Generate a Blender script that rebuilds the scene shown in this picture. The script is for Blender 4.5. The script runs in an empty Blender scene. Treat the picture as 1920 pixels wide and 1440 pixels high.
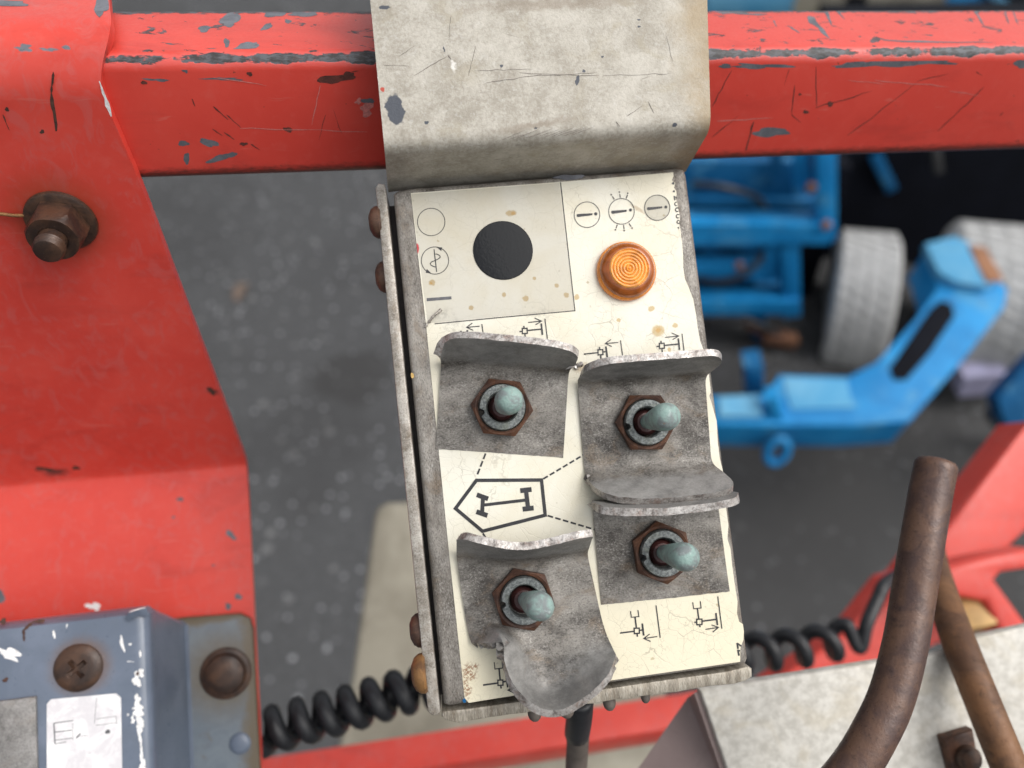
import bpy, bmesh, math, random
import numpy as np
from mathutils import Vector, Matrix

random.seed(7)
rng = np.random.default_rng(11)
S = bpy.context.scene
COL = S.collection
R = math.radians

# ------------------------------------------------------------------ camera, sky, sun, exposure
FPX = 1443.0                      # focal length in pixels of the 1920 wide photograph
PITCH, ROLL = R(44.18), R(4.35)
CAMROT = Matrix.Rotation(math.pi / 2 - PITCH, 3, 'X') @ Matrix.Rotation(ROLL, 3, 'Z')
cam_d = bpy.data.cameras.new('camera')
cam = bpy.data.objects.new('camera', cam_d)
COL.objects.link(cam)
cam.matrix_world = CAMROT.to_4x4()
cam_d.sensor_width = 36.0
cam_d.lens = 36.0 * FPX / 1920.0
cam_d.clip_start = 0.01
cam_d.clip_end = 400.0
cam_d.dof.use_dof = True
cam_d.dof.focus_distance = 0.206
cam_d.dof.aperture_fstop = 7.6
cam_d.dof.aperture_blades = 0
S.camera = cam

SUN_EL, SUN_AZ = R(58), R(105)      # azimuth measured from +Y towards +X
w = bpy.data.worlds.new('World'); S.world = w; w.use_nodes = True
wt = w.node_tree; wt.nodes.clear()
sky = wt.nodes.new('ShaderNodeTexSky'); sky.sky_type = 'NISHITA'; sky.sun_disc = False
sky.sun_elevation = SUN_EL; sky.sun_rotation = SUN_AZ
sky.air_density = 1.6; sky.dust_density = 6.0; sky.ozone_density = 1.0
hsv = wt.nodes.new('ShaderNodeHueSaturation'); hsv.inputs['Saturation'].default_value = 0.22
bg = wt.nodes.new('ShaderNodeBackground'); bg.inputs['Strength'].default_value = 0.15
wo = wt.nodes.new('ShaderNodeOutputWorld')
wt.links.new(sky.outputs[0], hsv.inputs['Color']); wt.links.new(hsv.outputs[0], bg.inputs['Color'])
wt.links.new(bg.outputs[0], wo.inputs['Surface'])
sd = bpy.data.lights.new('sun', 'SUN'); sd.energy = 0.6; sd.angle = R(60); sd.color = (1.0, 0.97, 0.93)
sun = bpy.data.objects.new('sun', sd); COL.objects.link(sun)
to_sun = Vector((math.sin(SUN_AZ) * math.cos(SUN_EL), math.cos(SUN_AZ) * math.cos(SUN_EL), math.sin(SUN_EL)))
sun.rotation_euler = to_sun.to_track_quat('Z', 'Y').to_euler()
sun.location = (0, 0, 3)
S.view_settings.view_transform = 'Standard'
S.view_settings.look = 'None'
S.view_settings.gamma = 1.0
S.view_settings.use_curve_mapping = False
S.view_settings.exposure = 0.34
S.render.engine = 'CYCLES'
S.cycles.max_bounces = 6; S.cycles.diffuse_bounces = 3; S.cycles.glossy_bounces = 3; S.cycles.transmission_bounces = 5
S.cycles.caustics_reflective = False; S.cycles.caustics_refractive = False

# ------------------------------------------------------------------ frames: surveyed points on real planes
def ray(px, py):
    return CAMROT @ Vector(((px - 960) / FPX, (720 - py) / FPX, -1.0))

def at(px, py, depth):
    return ray(px, py) * depth

def at_y(px, py, Y):
    r = ray(px, py); return r * (Y / r.y)

def at_z(px, py, Z):
    r = ray(px, py); return r * (Z / r.z)

class Frame:
    def __init__(s, o, x, y, z):
        s.o, s.ax = Vector(o), (Vector(x), Vector(y), Vector(z))
        m = Matrix((x, y, z)).transposed().to_4x4(); m.translation = s.o
        s.m = m
    def hit(s, px, py, h=0.0, axis=2):
        n = s.ax[axis]; r = ray(px, py)
        p = r * ((s.o.dot(n) + h) / r.dot(n)) - s.o
        return Vector((p.dot(s.ax[0]), p.dot(s.ax[1]), p.dot(s.ax[2])))
    def loc(s, P):
        p = Vector(P) - s.o
        return Vector((p.dot(s.ax[0]), p.dot(s.ax[1]), p.dot(s.ax[2])))

def ortho(o, x, y):
    x = Vector(x).normalized(); y = Vector(y); y = (y - x * x.dot(y)).normalized()
    return Frame(o, x, y, x.cross(y))

PAN = ortho((0.01680804, 0.14451946, -0.15514898), (0.97880526, 0.19402377, 0.06553658), (-0.18978376, 0.7391134, 0.64629212))
def pan(px, py, h=0.0): return PAN.hit(px, py, h)          # h in metres above the cover face
YAW = R(12.5)
RT = 0.036                                                   # rail tube size
RAIL = Frame(at(960, 99, 0.2377 * RT / 0.040), (math.cos(YAW), math.sin(YAW), 0), (-math.sin(YAW), math.cos(YAW), 0), (0, 0, 1))
GROUND_Z = -1.88

# ------------------------------------------------------------------ material kit
class Mat:
    def __init__(s, name):
        s.m = bpy.data.materials.new(name); s.m.use_nodes = True
        s.t = s.m.node_tree; s.t.nodes.clear()
        s.co_ = None
    def nd(s, typ, ins=None, **props):
        n = s.t.nodes.new(typ)
        for k, v in props.items(): setattr(n, k, v)
        for k, v in (ins or {}).items():
            i = n.inputs[k]
            if isinstance(v, bpy.types.NodeSocket): s.t.links.new(v, i)
            else:
                if hasattr(i.default_value, '__len__') and len(i.default_value) == 4 and hasattr(v, '__len__') and len(v) == 3: v = (*v, 1)
                i.default_value = v
        return n
    def co(s):                                              # object coordinates in millimetres
        if s.co_ is None:
            tc = s.nd('ShaderNodeTexCoord')
            oi = s.nd('ShaderNodeObjectInfo')
            off = s.nd('ShaderNodeVectorMath', {0: oi.outputs['Random'], 1: (s.rand if hasattr(s, 'rand') else 0,) * 3}, operation='MULTIPLY')
            k = s.nd('ShaderNodeVectorMath', {0: tc.outputs['Object'], 'Scale': 1000.0}, operation='SCALE')
            a = s.nd('ShaderNodeVectorMath', {0: k.outputs[0], 1: off.outputs[0]}, operation='ADD')
            s.co_ = a.outputs[0]
        return s.co_
    def scale(s, v, vec=None):
        return s.nd('ShaderNodeVectorMath', {0: vec or s.co(), 1: v}, operation='MULTIPLY').outputs[0]
    def noise(s, sc, det=4, ro=0.55, dist=0.0, vec=None, col=False):
        det = max(1.5, min(det, math.log2(7.0 / sc)))        # nothing finer than a pixel
        n = s.nd('ShaderNodeTexNoise', {'Vector': vec or s.co(), 'Scale': sc, 'Detail': det, 'Roughness': ro, 'Distortion': dist})
        return n.outputs['Color' if col else 'Fac']
    def vor(s, sc, feat='F1', out='Distance', rnd=1.0, vec=None):
        n = s.nd('ShaderNodeTexVoronoi', {'Vector': vec or s.co(), 'Scale': sc, 'Randomness': rnd}, feature=feat)
        return n.outputs[out]
    def warp(s, sc, amt, vec=None, det=2):
        v = vec or s.co()
        c = s.noise(sc, det, vec=v, col=True)
        c = s.nd('ShaderNodeVectorMath', {0: c, 1: (.5, .5, .5)}, operation='SUBTRACT').outputs[0]
        c = s.nd('ShaderNodeVectorMath', {0: c, 'Scale': amt}, operation='SCALE').outputs[0]
        return s.nd('ShaderNodeVectorMath', {0: v, 1: c}, operation='ADD').outputs[0]
    def ramp(s, f, a, b, smooth=True):                      # 0 below a, 1 above b (a>b inverts)
        n = s.nd('ShaderNodeMapRange', {'Value': f, 'From Min': a, 'From Max': b}, interpolation_type='SMOOTHSTEP' if smooth else 'LINEAR')
        return n.outputs[0]
    def remap(s, f, a, b, c, d):
        return s.nd('ShaderNodeMapRange', {'Value': f, 'From Min': a, 'From Max': b, 'To Min': c, 'To Max': d}).outputs[0]
    def math(s, op, a, b=0.0):
        return s.nd('ShaderNodeMath', {0: a, 1: b}, operation=op, use_clamp=False).outputs[0]
    def mul(s, a, b): return s.math('MULTIPLY', a, b)
    def mx(s, a, b): return s.math('MAXIMUM', a, b)
    def mix(s, f, a, b, blend='MIX'):
        n = s.nd('ShaderNodeMix', {0: f, 6: a, 7: b}, data_type='RGBA', blend_type=blend)
        return n.outputs[2]
    def xyz(s, vec=None):
        return s.nd('ShaderNodeSeparateXYZ', {0: vec or s.co()}).outputs
    def spots(s, lst, vec=None, soft=0.45):                 # lst: (x, y, rx, ry, angle) mm ; ignores z
        m = None
        for (x, y, rx, ry, a) in lst:
            mp = s.nd('ShaderNodeMapping', {'Vector': vec or s.co(), 'Location': (x, y, 0), 'Rotation': (0, 0, a), 'Scale': (rx, ry, 1e5)}, vector_type='TEXTURE')
            l = s.nd('ShaderNodeVectorMath', {0: mp.outputs[0]}, operation='LENGTH').outputs['Value']
            k = s.ramp(l, 1.0 + soft * .5, 1.0 - soft)
            m = k if m is None else s.mx(m, k)
        return m
    def bump(s, h, st=0.3, dist=0.0003, nrm=None):
        ins = {'Height': h, 'Strength': st, 'Distance': dist}
        if nrm: ins['Normal'] = nrm
        return s.nd('ShaderNodeBump', ins).outputs[0]
    def out(s, color, rough=0.5, metal=0.0, nrm=None, spec=0.5, **kw):
        ins = {'Base Color': color, 'Roughness': rough, 'Metallic': metal, 'Specular IOR Level': spec}
        if nrm: ins['Normal'] = nrm
        ins.update(kw)
        b = s.nd('ShaderNodeBsdfPrincipled', ins)
        o = s.nd('ShaderNodeOutputMaterial'); s.t.links.new(b.outputs[0], o.inputs['Surface'])
        return s.m

def mm(P): return (P[0] * 1000, P[1] * 1000)

# ------------------------------------------------------------------ mesh kit
def mesh(name, V, F, smooth=False, sharp=None, mi=None):
    me = bpy.data.meshes.new(name)
    me.from_pydata([tuple(v) for v in V], [], [tuple(f) for f in F])
    me.validate(); me.update()
    bm = bmesh.new(); bm.from_mesh(me); bmesh.ops.recalc_face_normals(bm, faces=bm.faces); bm.to_mesh(me); bm.free()
    if mi is not None and len(mi) == len(me.polygons):
        me.polygons.foreach_set('material_index', mi)
    if smooth:
        me.polygons.foreach_set('use_smooth', [True] * len(me.polygons))
        if sharp: me.set_sharp_from_angle(angle=R(sharp))
    return me

def obj(name, me, mats, parent=None, label=None, cat=None, group=None, kind=None):
    o = bpy.data.objects.new(name, me); COL.objects.link(o)
    if me is not None:
        for m in (mats if isinstance(mats, (list, tuple)) else [mats]): me.materials.append(m)
    if parent: o.parent = parent
    tag(o, label, cat, group, kind)
    return o

def tag(o, label=None, cat=None, group=None, kind=None):
    if label: o['label'] = label
    if cat: o['category'] = cat
    if group: o['group'] = group
    if kind: o['kind'] = kind

def root(name, frame, label, cat, group=None):
    o = bpy.data.objects.new(name, None); COL.objects.link(o)
    o.empty_display_size = 0.01
    o.matrix_world = frame.m if isinstance(frame, Frame) else frame
    tag(o, label, cat, group)
    return o

def prism(poly, z0, z1, bev=0.0, seg=2, M=None, name='prism', bottom=False):
    bm = bmesh.new()
    vs = [bm.verts.new((p[0], p[1], z1)) for p in poly]
    f = bm.faces.new(vs)
    if f.normal.z < 0: f.normal_flip()
    f.normal_update()
    ext = bmesh.ops.extrude_face_region(bm, geom=[f])
    nv = [g for g in ext['geom'] if isinstance(g, bmesh.types.BMVert)]
    # the extruded copy becomes the lower face
    for v in nv: v.co.z = z0
    bmesh.ops.recalc_face_normals(bm, faces=bm.faces)
    if bev:
        es = [e for e in bm.edges if (all(abs(v.co.z - z1) < 1e-9 for v in e.verts) or (bottom and all(abs(v.co.z - z0) < 1e-9 for v in e.verts)))]
        bmesh.ops.bevel(bm, geom=es, offset=bev, segments=seg, affect='EDGES', profile=0.5, clamp_overlap=True)
    me = bpy.data.meshes.new(name)
    if M is not None: bm.transform(M)
    bmesh.ops.recalc_face_normals(bm, faces=bm.faces)
    bm.to_mesh(me); bm.free()
    me.polygons.foreach_set('use_smooth', [True] * len(me.polygons)); me.set_sharp_from_angle(angle=R(35))
    return me

def lathe(prof, seg=32, M=None, name='lathe', ang=35, jit=0.0):
    V, F = [], []
    n = len(prof)
    for i in range(seg):
        a = 2 * math.pi * i / seg
        for (r, z) in prof:
            V.append(Vector((r * math.cos(a), r * math.sin(a), z)))
    for i in range(seg):
        j = (i + 1) % seg
        for k in range(n - 1):
            F.append((i * n + k, j * n + k, j * n + k + 1, i * n + k + 1))
    if prof[0][0] > 1e-7: F.append([i * n for i in range(seg)][::-1])
    if prof[-1][0] > 1e-7: F.append([i * n + n - 1 for i in range(seg)])
    if M is not None: V = [M @ v for v in V]
    me = mesh(name, V, F)
    bm = bmesh.new(); bm.from_mesh(me); bmesh.ops.remove_doubles(bm, verts=bm.verts, dist=1e-7); bmesh.ops.recalc_face_normals(bm, faces=bm.faces); bm.to_mesh(me); bm.free()
    me.polygons.foreach_set('use_smooth', [True] * len(me.polygons)); me.set_sharp_from_angle(angle=R(ang))
    return me

def catmull(pts, n):
    P = [Vector(p) for p in pts]; P = [2 * P[0] - P[1]] + P + [2 * P[-1] - P[-2]]
    out = []; m = len(P) - 3
    for i in range(n):
        t = i / (n - 1) * m; k = min(int(t), m - 1); u = t - k
        a, b, c, d = P[k:k + 4]
        out.append(0.5 * ((2 * b) + (c - a) * u + (2 * a - 5 * b + 4 * c - d) * u * u + (3 * b - a - 3 * c + d) * u ** 3))
    return out

def tube(pts, rad, seg=14, name='tube', cap=0.25):
    P = [Vector(p) for p in pts]; n = len(P)
    T = [(P[min(i + 1, n - 1)] - P[max(i - 1, 0)]).normalized() for i in range(n)]
    up = Vector((0, 0, 1)) if abs(T[0].z) < .9 else Vector((1, 0, 0))
    N = (up - T[0] * up.dot(T[0])).normalized()
    rr = rad if callable(rad) else (lambda i: rad)
    rings = []
    for i in range(n):
        if i: N = (N - T[i] * N.dot(T[i])).normalized()
        B = T[i].cross(N); rings.append((P[i], N, B, rr(i), T[i]))
    full = []
    p, N, B, r, t = rings[0]
    full.append((p - t * r * cap, N, B, r * .55)); full.append((p - t * r * cap * .6, N, B, r * .88))
    for (p, N, B, r, t) in rings: full.append((p, N, B, r))
    p, N, B, r, t = rings[-1]
    full.append((p + t * r * cap * .6, N, B, r * .88)); full.append((p + t * r * cap, N, B, r * .55))
    V, F = [], []
    for (p, N, B, r) in full:
        for k in range(seg):
            a = 2 * math.pi * k / seg
            V.append(p + (N * math.cos(a) + B * math.sin(a)) * r)
    for i in range(len(full) - 1):
        for k in range(seg):
            l = (k + 1) % seg
            F.append((i * seg + k, i * seg + l, (i + 1) * seg + l, (i + 1) * seg + k))
    F.append(list(range(seg))[::-1]); F.append([(len(full) - 1) * seg + k for k in range(seg)])
    return mesh(name, V, F, True, 50)

def resample(pts, m):
    P = np.array([tuple(p) for p in pts], float)
    d = np.r_[0, np.cumsum(np.linalg.norm(np.diff(P, axis=0), axis=1))]
    t = np.linspace(0, d[-1], m)
    return np.stack([np.interp(t, d, P[:, k]) for k in range(P.shape[1])], 1)

def fillet(pts, r, k=5):
    P = [np.array(p, float) for p in pts]; out = [P[0]]
    for i in range(1, len(P) - 1):
        a, b, c = P[i - 1], P[i], P[i + 1]
        la, lc = np.linalg.norm(a - b), np.linalg.norm(c - b)
        ra = min(r, .48 * la, ); rc = min(r, .48 * lc)
        p = b + (a - b) * (ra / la if la > 1e-9 else 0); q = b + (c - b) * (rc / lc if lc > 1e-9 else 0)
        for j in range(k + 1):
            u = j / k; out.append((1 - u) ** 2 * p + 2 * u * (1 - u) * b + u * u * q)
    out.append(P[-1]); return out

def sheet(lines, thick, m=28, r=0.002, sub=3, side=-1, name='sheet', jit=0.0, sharp=40, keyed=False):
    """lines: polylines across the sheet, in order; every bend line is rounded. A solid with its own rim faces (material 1)."""
    L = [np.array([tuple(p) for p in catmull(l, m)]) for l in lines] if keyed else [resample(l, m) for l in lines]
    cols = []
    for j in range(m):
        pts = fillet([l[j] for l in L], r)
        ext = [pts[0]]
        for qi, (a, b) in enumerate(zip(pts[:-1], pts[1:])):
            n = sub if qi % 6 == 0 else 1
            for q in range(1, n + 1): ext.append(a + (b - a) * q / n)
        cols.append(ext)
    G = np.array(cols)                                    # m x rows x 3
    mr = G.shape[1]
    if jit:
        for e in (G[:, 0], G[:, -1]): e += rng.normal(0, jit, e.shape)
    du = np.gradient(G, axis=0); dv = np.gradient(G, axis=1)
    N = np.cross(du, dv); ln = np.linalg.norm(N, axis=2, keepdims=True); N = N / np.where(ln < 1e-14, 1, ln)
    B = G + N * thick * side
    V = np.concatenate([G.reshape(-1, 3), B.reshape(-1, 3)])
    o = m * mr; F, mi = [], []
    for i in range(m - 1):
        for k in range(mr - 1):
            a = i * mr + k; F.append((a, a + mr, a + mr + 1, a + 1)); mi.append(0)
            F.append((o + a, o + a + 1, o + a + mr + 1, o + a + mr)); mi.append(0)
    edge = [i * mr for i in range(m)] + [(m - 1) * mr + k for k in range(1, mr)] + [i * mr + mr - 1 for i in range(m - 2, -1, -1)] + [k for k in range(mr - 2, 0, -1)]
    for a, b in zip(edge, edge[1:] + edge[:1]): F.append((a, o + a, o + b, b)); mi.append(1)
    return mesh(name, V.tolist(), F, True, sharp, mi)

def beam(p1, p2, w_, h_, up=(0, 0, 1), bev=0.0, name='beam'):
    p1, p2 = Vector(p1), Vector(p2); x = (p2 - p1).normalized(); up = Vector(up)
    y = up.cross(x).normalized(); z = x.cross(y); L = (p2 - p1).length
    M = Matrix((x, y, z)).transposed().to_4x4(); M.translation = p1
    me = prism([(0, -w_ / 2), (L, -w_ / 2), (L, w_ / 2), (0, w_ / 2)], -h_ / 2, h_ / 2, bev, 2, M, name, True)
    return me

_z = [0]
def strip(pts, wd, closed=False, z=0.0):
    """flat mitred stroke in the plane z; returns V, F"""
    _z[0] += 1; z = z + (_z[0] % 9) * 3e-6
    P = [Vector((p[0], p[1])) for p in pts]; n = len(P); V, F = [], []
    for i in range(n):
        a = P[i - 1] if (i or closed) else None; c = P[(i + 1) % n] if (i < n - 1 or closed) else None
        d1 = (P[i] - a).normalized() if a is not None else None; d2 = (c - P[i]).normalized() if c is not None else None
        if d1 is None: d1 = d2
        if d2 is None: d2 = d1
        n1 = Vector((-d1.y, d1.x)); n2 = Vector((-d2.y, d2.x)); b = n1 + n2
        b = b.normalized() if b.length > 1e-6 else n1
        k = wd / 2 / max(.35, b.dot(n1))
        for s_ in (1, -1): V.append((P[i].x + b.x * k * s_, P[i].y + b.y * k * s_, z))
    for i in range(n if closed else n - 1):
        j = (i + 1) % n; F.append((2 * i, 2 * i + 1, 2 * j + 1, 2 * j))
    return V, F

class Flat:                                              # several flat strokes of one print
    def __init__(s): s.V, s.F = [], []
    def add(s, VF):
        V, F = VF; o = len(s.V); s.V += V; s.F += [[i + o for i in f] for f in F]
    def poly(s, pts, z):
        _z[0] += 1; z = z + (_z[0] % 9) * 3e-6
        o = len(s.V); s.V += [(p[0], p[1], z) for p in pts]; s.F.append(list(range(o, o + len(pts))))
    def mesh(s, name='print'):
        me = bpy.data.meshes.new(name); me.from_pydata(s.V, [], s.F); me.update()
        bm = bmesh.new(); bm.from_mesh(me)
        for f in bm.faces:
            if f.normal.z < 0: f.normal_flip()
        bm.to_mesh(me); bm.free()
        return me

def blot(cx, cy, rx, ry, ang=0.0, n=18, jit=0.28):
    """an irregular closed outline, in photo pixels"""
    ph = [random.uniform(0, 6.28) for _ in range(4)]; out = []
    for i in range(n):
        a = 2 * math.pi * i / n
        k = 1 + jit * (math.sin(2 * a + ph[0]) * .45 + math.sin(3 * a + ph[1]) * .45 + math.sin(5 * a + ph[2]) * .35 + random.uniform(-.25, .25))
        x, y = rx * k * math.cos(a), ry * k * math.sin(a)
        out.append((cx + x * math.cos(ang) - y * math.sin(ang), cy + x * math.sin(ang) + y * math.cos(ang)))
    return out

def scratch(p1, p2, w1, w2=None, n=7, wob=.6):
    """a thin wandering tapered outline, in photo pixels"""
    w2 = w1 * .3 if w2 is None else w2
    dx, dy = p2[0] - p1[0], p2[1] - p1[1]; L = math.hypot(dx, dy); nx, ny = -dy / L, dx / L
    up, dn = [], []
    for i in range(n):
        t = i / (n - 1); wd = (w1 + (w2 - w1) * t) * (.55 + random.random() * .7) * (.35 if i in (0, n - 1) else 1) / 2
        o = random.uniform(-wob, wob) * min(3, L * .02)
        x, y = p1[0] + dx * t + nx * o, p1[1] + dy * t + ny * o
        up.append((x + nx * wd, y + ny * wd)); dn.append((x - nx * wd, y - ny * wd))
    return up + dn[::-1]

def slim(ol, k=.62):
    """narrow a scratch outline (two facing rows of points) towards its centre line"""
    n = len(ol)
    if n == 18: return ol
    out = list(ol)
    for i in range(n // 2):
        a, b = ol[i], ol[n - 1 - i]; c = ((a[0] + b[0]) / 2, (a[1] + b[1]) / 2)
        out[i] = (c[0] + (a[0] - c[0]) * k, c[1] + (a[1] - c[1]) * k); out[n - 1 - i] = (c[0] + (b[0] - c[0]) * k, c[1] + (b[1] - c[1]) * k)
    return out

def decals(name, frame, axis, h, outlines, mat, parent, kind='stuff', clip=None):
    """paint damage lying on a flat face of frame: axis is the face's normal axis, h its offset"""
    V, F = [], []
    for i, ol in enumerate(outlines):
        hh = h + (1 if h >= 0 else -1) * (i % 5) * 6e-6
        o = len(V); Q = [frame.hit(px, py, hh, axis) for (px, py) in ol]
        if clip:
            j, lo, hi = clip
            for q in Q: q[j] = min(max(q[j], lo), hi)
        V += Q; F.append(list(range(o, o + len(ol))))
    me = bpy.data.meshes.new(name); me.from_pydata([tuple(v) for v in V], [], F); me.update()
    bm = bmesh.new(); bm.from_mesh(me)
    bmesh.ops.triangulate(bm, faces=bm.faces); bm.to_mesh(me); bm.free()
    o = obj(name, me, mat, parent, kind=kind)
    return o

# ------------------------------------------------------------------ materials
def mat_alloy(name, dark, light, rustc=(.15, .10, .055), rust=.35, rough=.5, metal=.2, streak=(1, 1, 1), white=.2, dirt=.5, blotch=.09, grain=2.4, clean=None):
    M = Mat(name); M.rand = 37.0
    v = M.scale(streak)
    big = M.noise(blotch, 5, .58, .6, v); mid = M.noise(blotch * 5, 4, .68, .2, v); g = M.noise(grain, 2.5, .8, 0, v)
    f = M.math('ADD', M.math('ADD', M.mul(big, .62), M.mul(mid, .22)), M.mul(g, .16))
    col = M.mix(M.ramp(f, .38, .62, False), dark, light)
    r = M.mul(M.ramp(M.math('ADD', M.mul(M.noise(blotch * 1.7, 4, .62, .8, v), .75), M.mul(g, .25)), .50, .66), rust)
    col = M.mix(r, col, rustc)
    # grain bites darker and lighter points into the oxide skin, more in some areas than in others
    area = M.ramp(M.noise(blotch * 1.3, 3, .6, .4), .35, .65)
    col = M.mix(M.mul(M.mul(M.ramp(g, .55, .78, False), area), white), col, (.60, .59, .56))
    col = M.mix(M.mul(M.ramp(g, .46, .25, False), dirt), col, tuple(c * .3 for c in dark))
    blot_ = M.ramp(M.math('ADD', M.mul(mid, .6), M.mul(M.noise(blotch * 2.2, 4, .65, .5), .4)), .60, .68); col = M.mix(M.mul(blot_, .55), col, tuple(c * .45 for c in dark))
    if clean:                                             # handled metal above the plate stays cleaner
        z = M.xyz(M.nd('ShaderNodeTexCoord').outputs['Object'])[2]; k = M.mul(M.ramp(M.math('ADD', z, M.mul(mid, .004)), .0045, .0085), .75)
        col = M.mix(k, col, M.mix(M.ramp(M.math('ADD', M.mul(big, .5), M.mul(mid, .5)), .35, .65), tuple(c * .62 for c in clean), clean))
    rr = M.remap(g, .3, .7, rough + .14, rough - .10)
    return M.out(col, rr, metal, M.bump(M.math('ADD', M.mul(g, .6), M.mul(mid, .8)), .32, .0004), .4)

m_guard = mat_alloy('weathered_guard_metal', (.058, .051, .045), (.275, .257, .232), rust=.45, streak=(.8, 1.1, 1), white=.42, dirt=.5, grain=2.1, clean=(.31, .305, .295))
m_edge = mat_alloy('worn_bright_edge', (.15, .13, .118), (.56, .535, .51), (.20, .10, .065), rust=.5, rough=.36, metal=.45, white=.8, dirt=.7, blotch=.26, grain=1.6)
m_cover = mat_alloy('weathered_cover_metal', (.12, .105, .090), (.37, .345, .31), rust=.5, streak=(1.2, .6, 1), white=.5)
m_cutedge = mat_alloy('sawn_sheet_edge', (.20, .175, .145), (.48, .45, .405), rust=.4, rough=.42, metal=.3, white=.6, blotch=.2)
m_lip = mat_alloy('sawn_bottom_edge', (.18, .155, .12), (.46, .42, .35), rust=.35, rough=.45, metal=.25, streak=(2.4, .35, 1), white=.5, blotch=.2)

def mat_bracket():
    M = Mat('beige_bracket_metal')
    a = M.noise(.12, 6, .65, .3); b = M.noise(1.1, 7, .75, .4); c = M.noise(.05, 3, .6)
    f = M.math('ADD', M.mul(a, .6), M.mul(b, .4))
    col = M.mix(M.ramp(f, .34, .66), (.285, .258, .212), (.49, .462, .405))
    col = M.mix(M.mul(M.ramp(M.noise(.45, 4, .7, .4), .56, .68), .35), col, (.56, .545, .51))
    x, y, z = M.xyz()
    # brown tide marks that follow the right edge and the lower bend
    e = M.math('ADD', x, M.mul(M.noise(.16, 5, .65), 16))
    col = M.mix(M.mul(M.ramp(e, 42, 54), .7), col, (.30, .215, .11))
    col = M.mix(M.mul(M.ramp(M.noise(.07, 5, .6, 1.0), .54, .68), .45), col, (.33, .29, .21))
    sc = M.scale((.05, 1.6, 1), M.warp(.05, 9))
    scr = M.mul(M.ramp(M.noise(1.0, 3, .6, 0, sc), .69, .74), .55)
    col = M.mix(scr, col, (.20, .18, .155))
    v = M.warp(.9, 1.0)
    P = lambda px, py, rx, ry, an=0: (*mm(pan(px, py, .02)), rx, ry, an)
    dab = M.spots([P(741, 205, 2.2, 4.3, .1)], M.warp(.45, 3.0), .12)
    dk = M.spots([P(1083, 150, .5, 1.5, -.35), P(1095, 133, .45, .45), P(800, 230, .6, .4), P(1197, 37, .5, .3), P(1198, 50, .45, .3), P(1130, 107, .35, .35), P(940, 123, .45, .45), P(1266, 233, .7, .5), P(832, 92, .3, .8), P(721, 14, 1.5, .5), P(1005, 240, .5, .3)], v, .2)
    col = M.mix(M.mx(dk, dab), col, (.065, .072, .088))
    rd = M.spots([P(717, 168, .55, .8)], v, .2); col = M.mix(rd, col, (.42, .07, .045))
    wh = M.spots([P(850, 122, .7, 1.6, .2), P(704, 215, .7, 7), P(700, 120, .6, 10)], M.warp(.8, 2.2), .5); col = M.mix(M.mul(wh, .8), col, (.72, .70, .66))
    br = M.spots([P(1040, 8, 26, 1.6, -.02), P(1000, 235, 12, 1.0, .1)], M.warp(.4, 4), .8)
    col = M.mix(M.mul(br, .55), col, (.21, .165, .12))
    nr = M.bump(M.math('ADD', b, M.mul(scr, -.6)), .3, .0004)
    return M.out(col, M.remap(b, .3, .7, .42, .68), .1, nr, .45)
m_bracket = mat_bracket()
m_brim = mat_alloy('bracket_worn_rim', (.33, .30, .26), (.70, .68, .64), rust=.3, rough=.45, metal=.2, white=.6)

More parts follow.
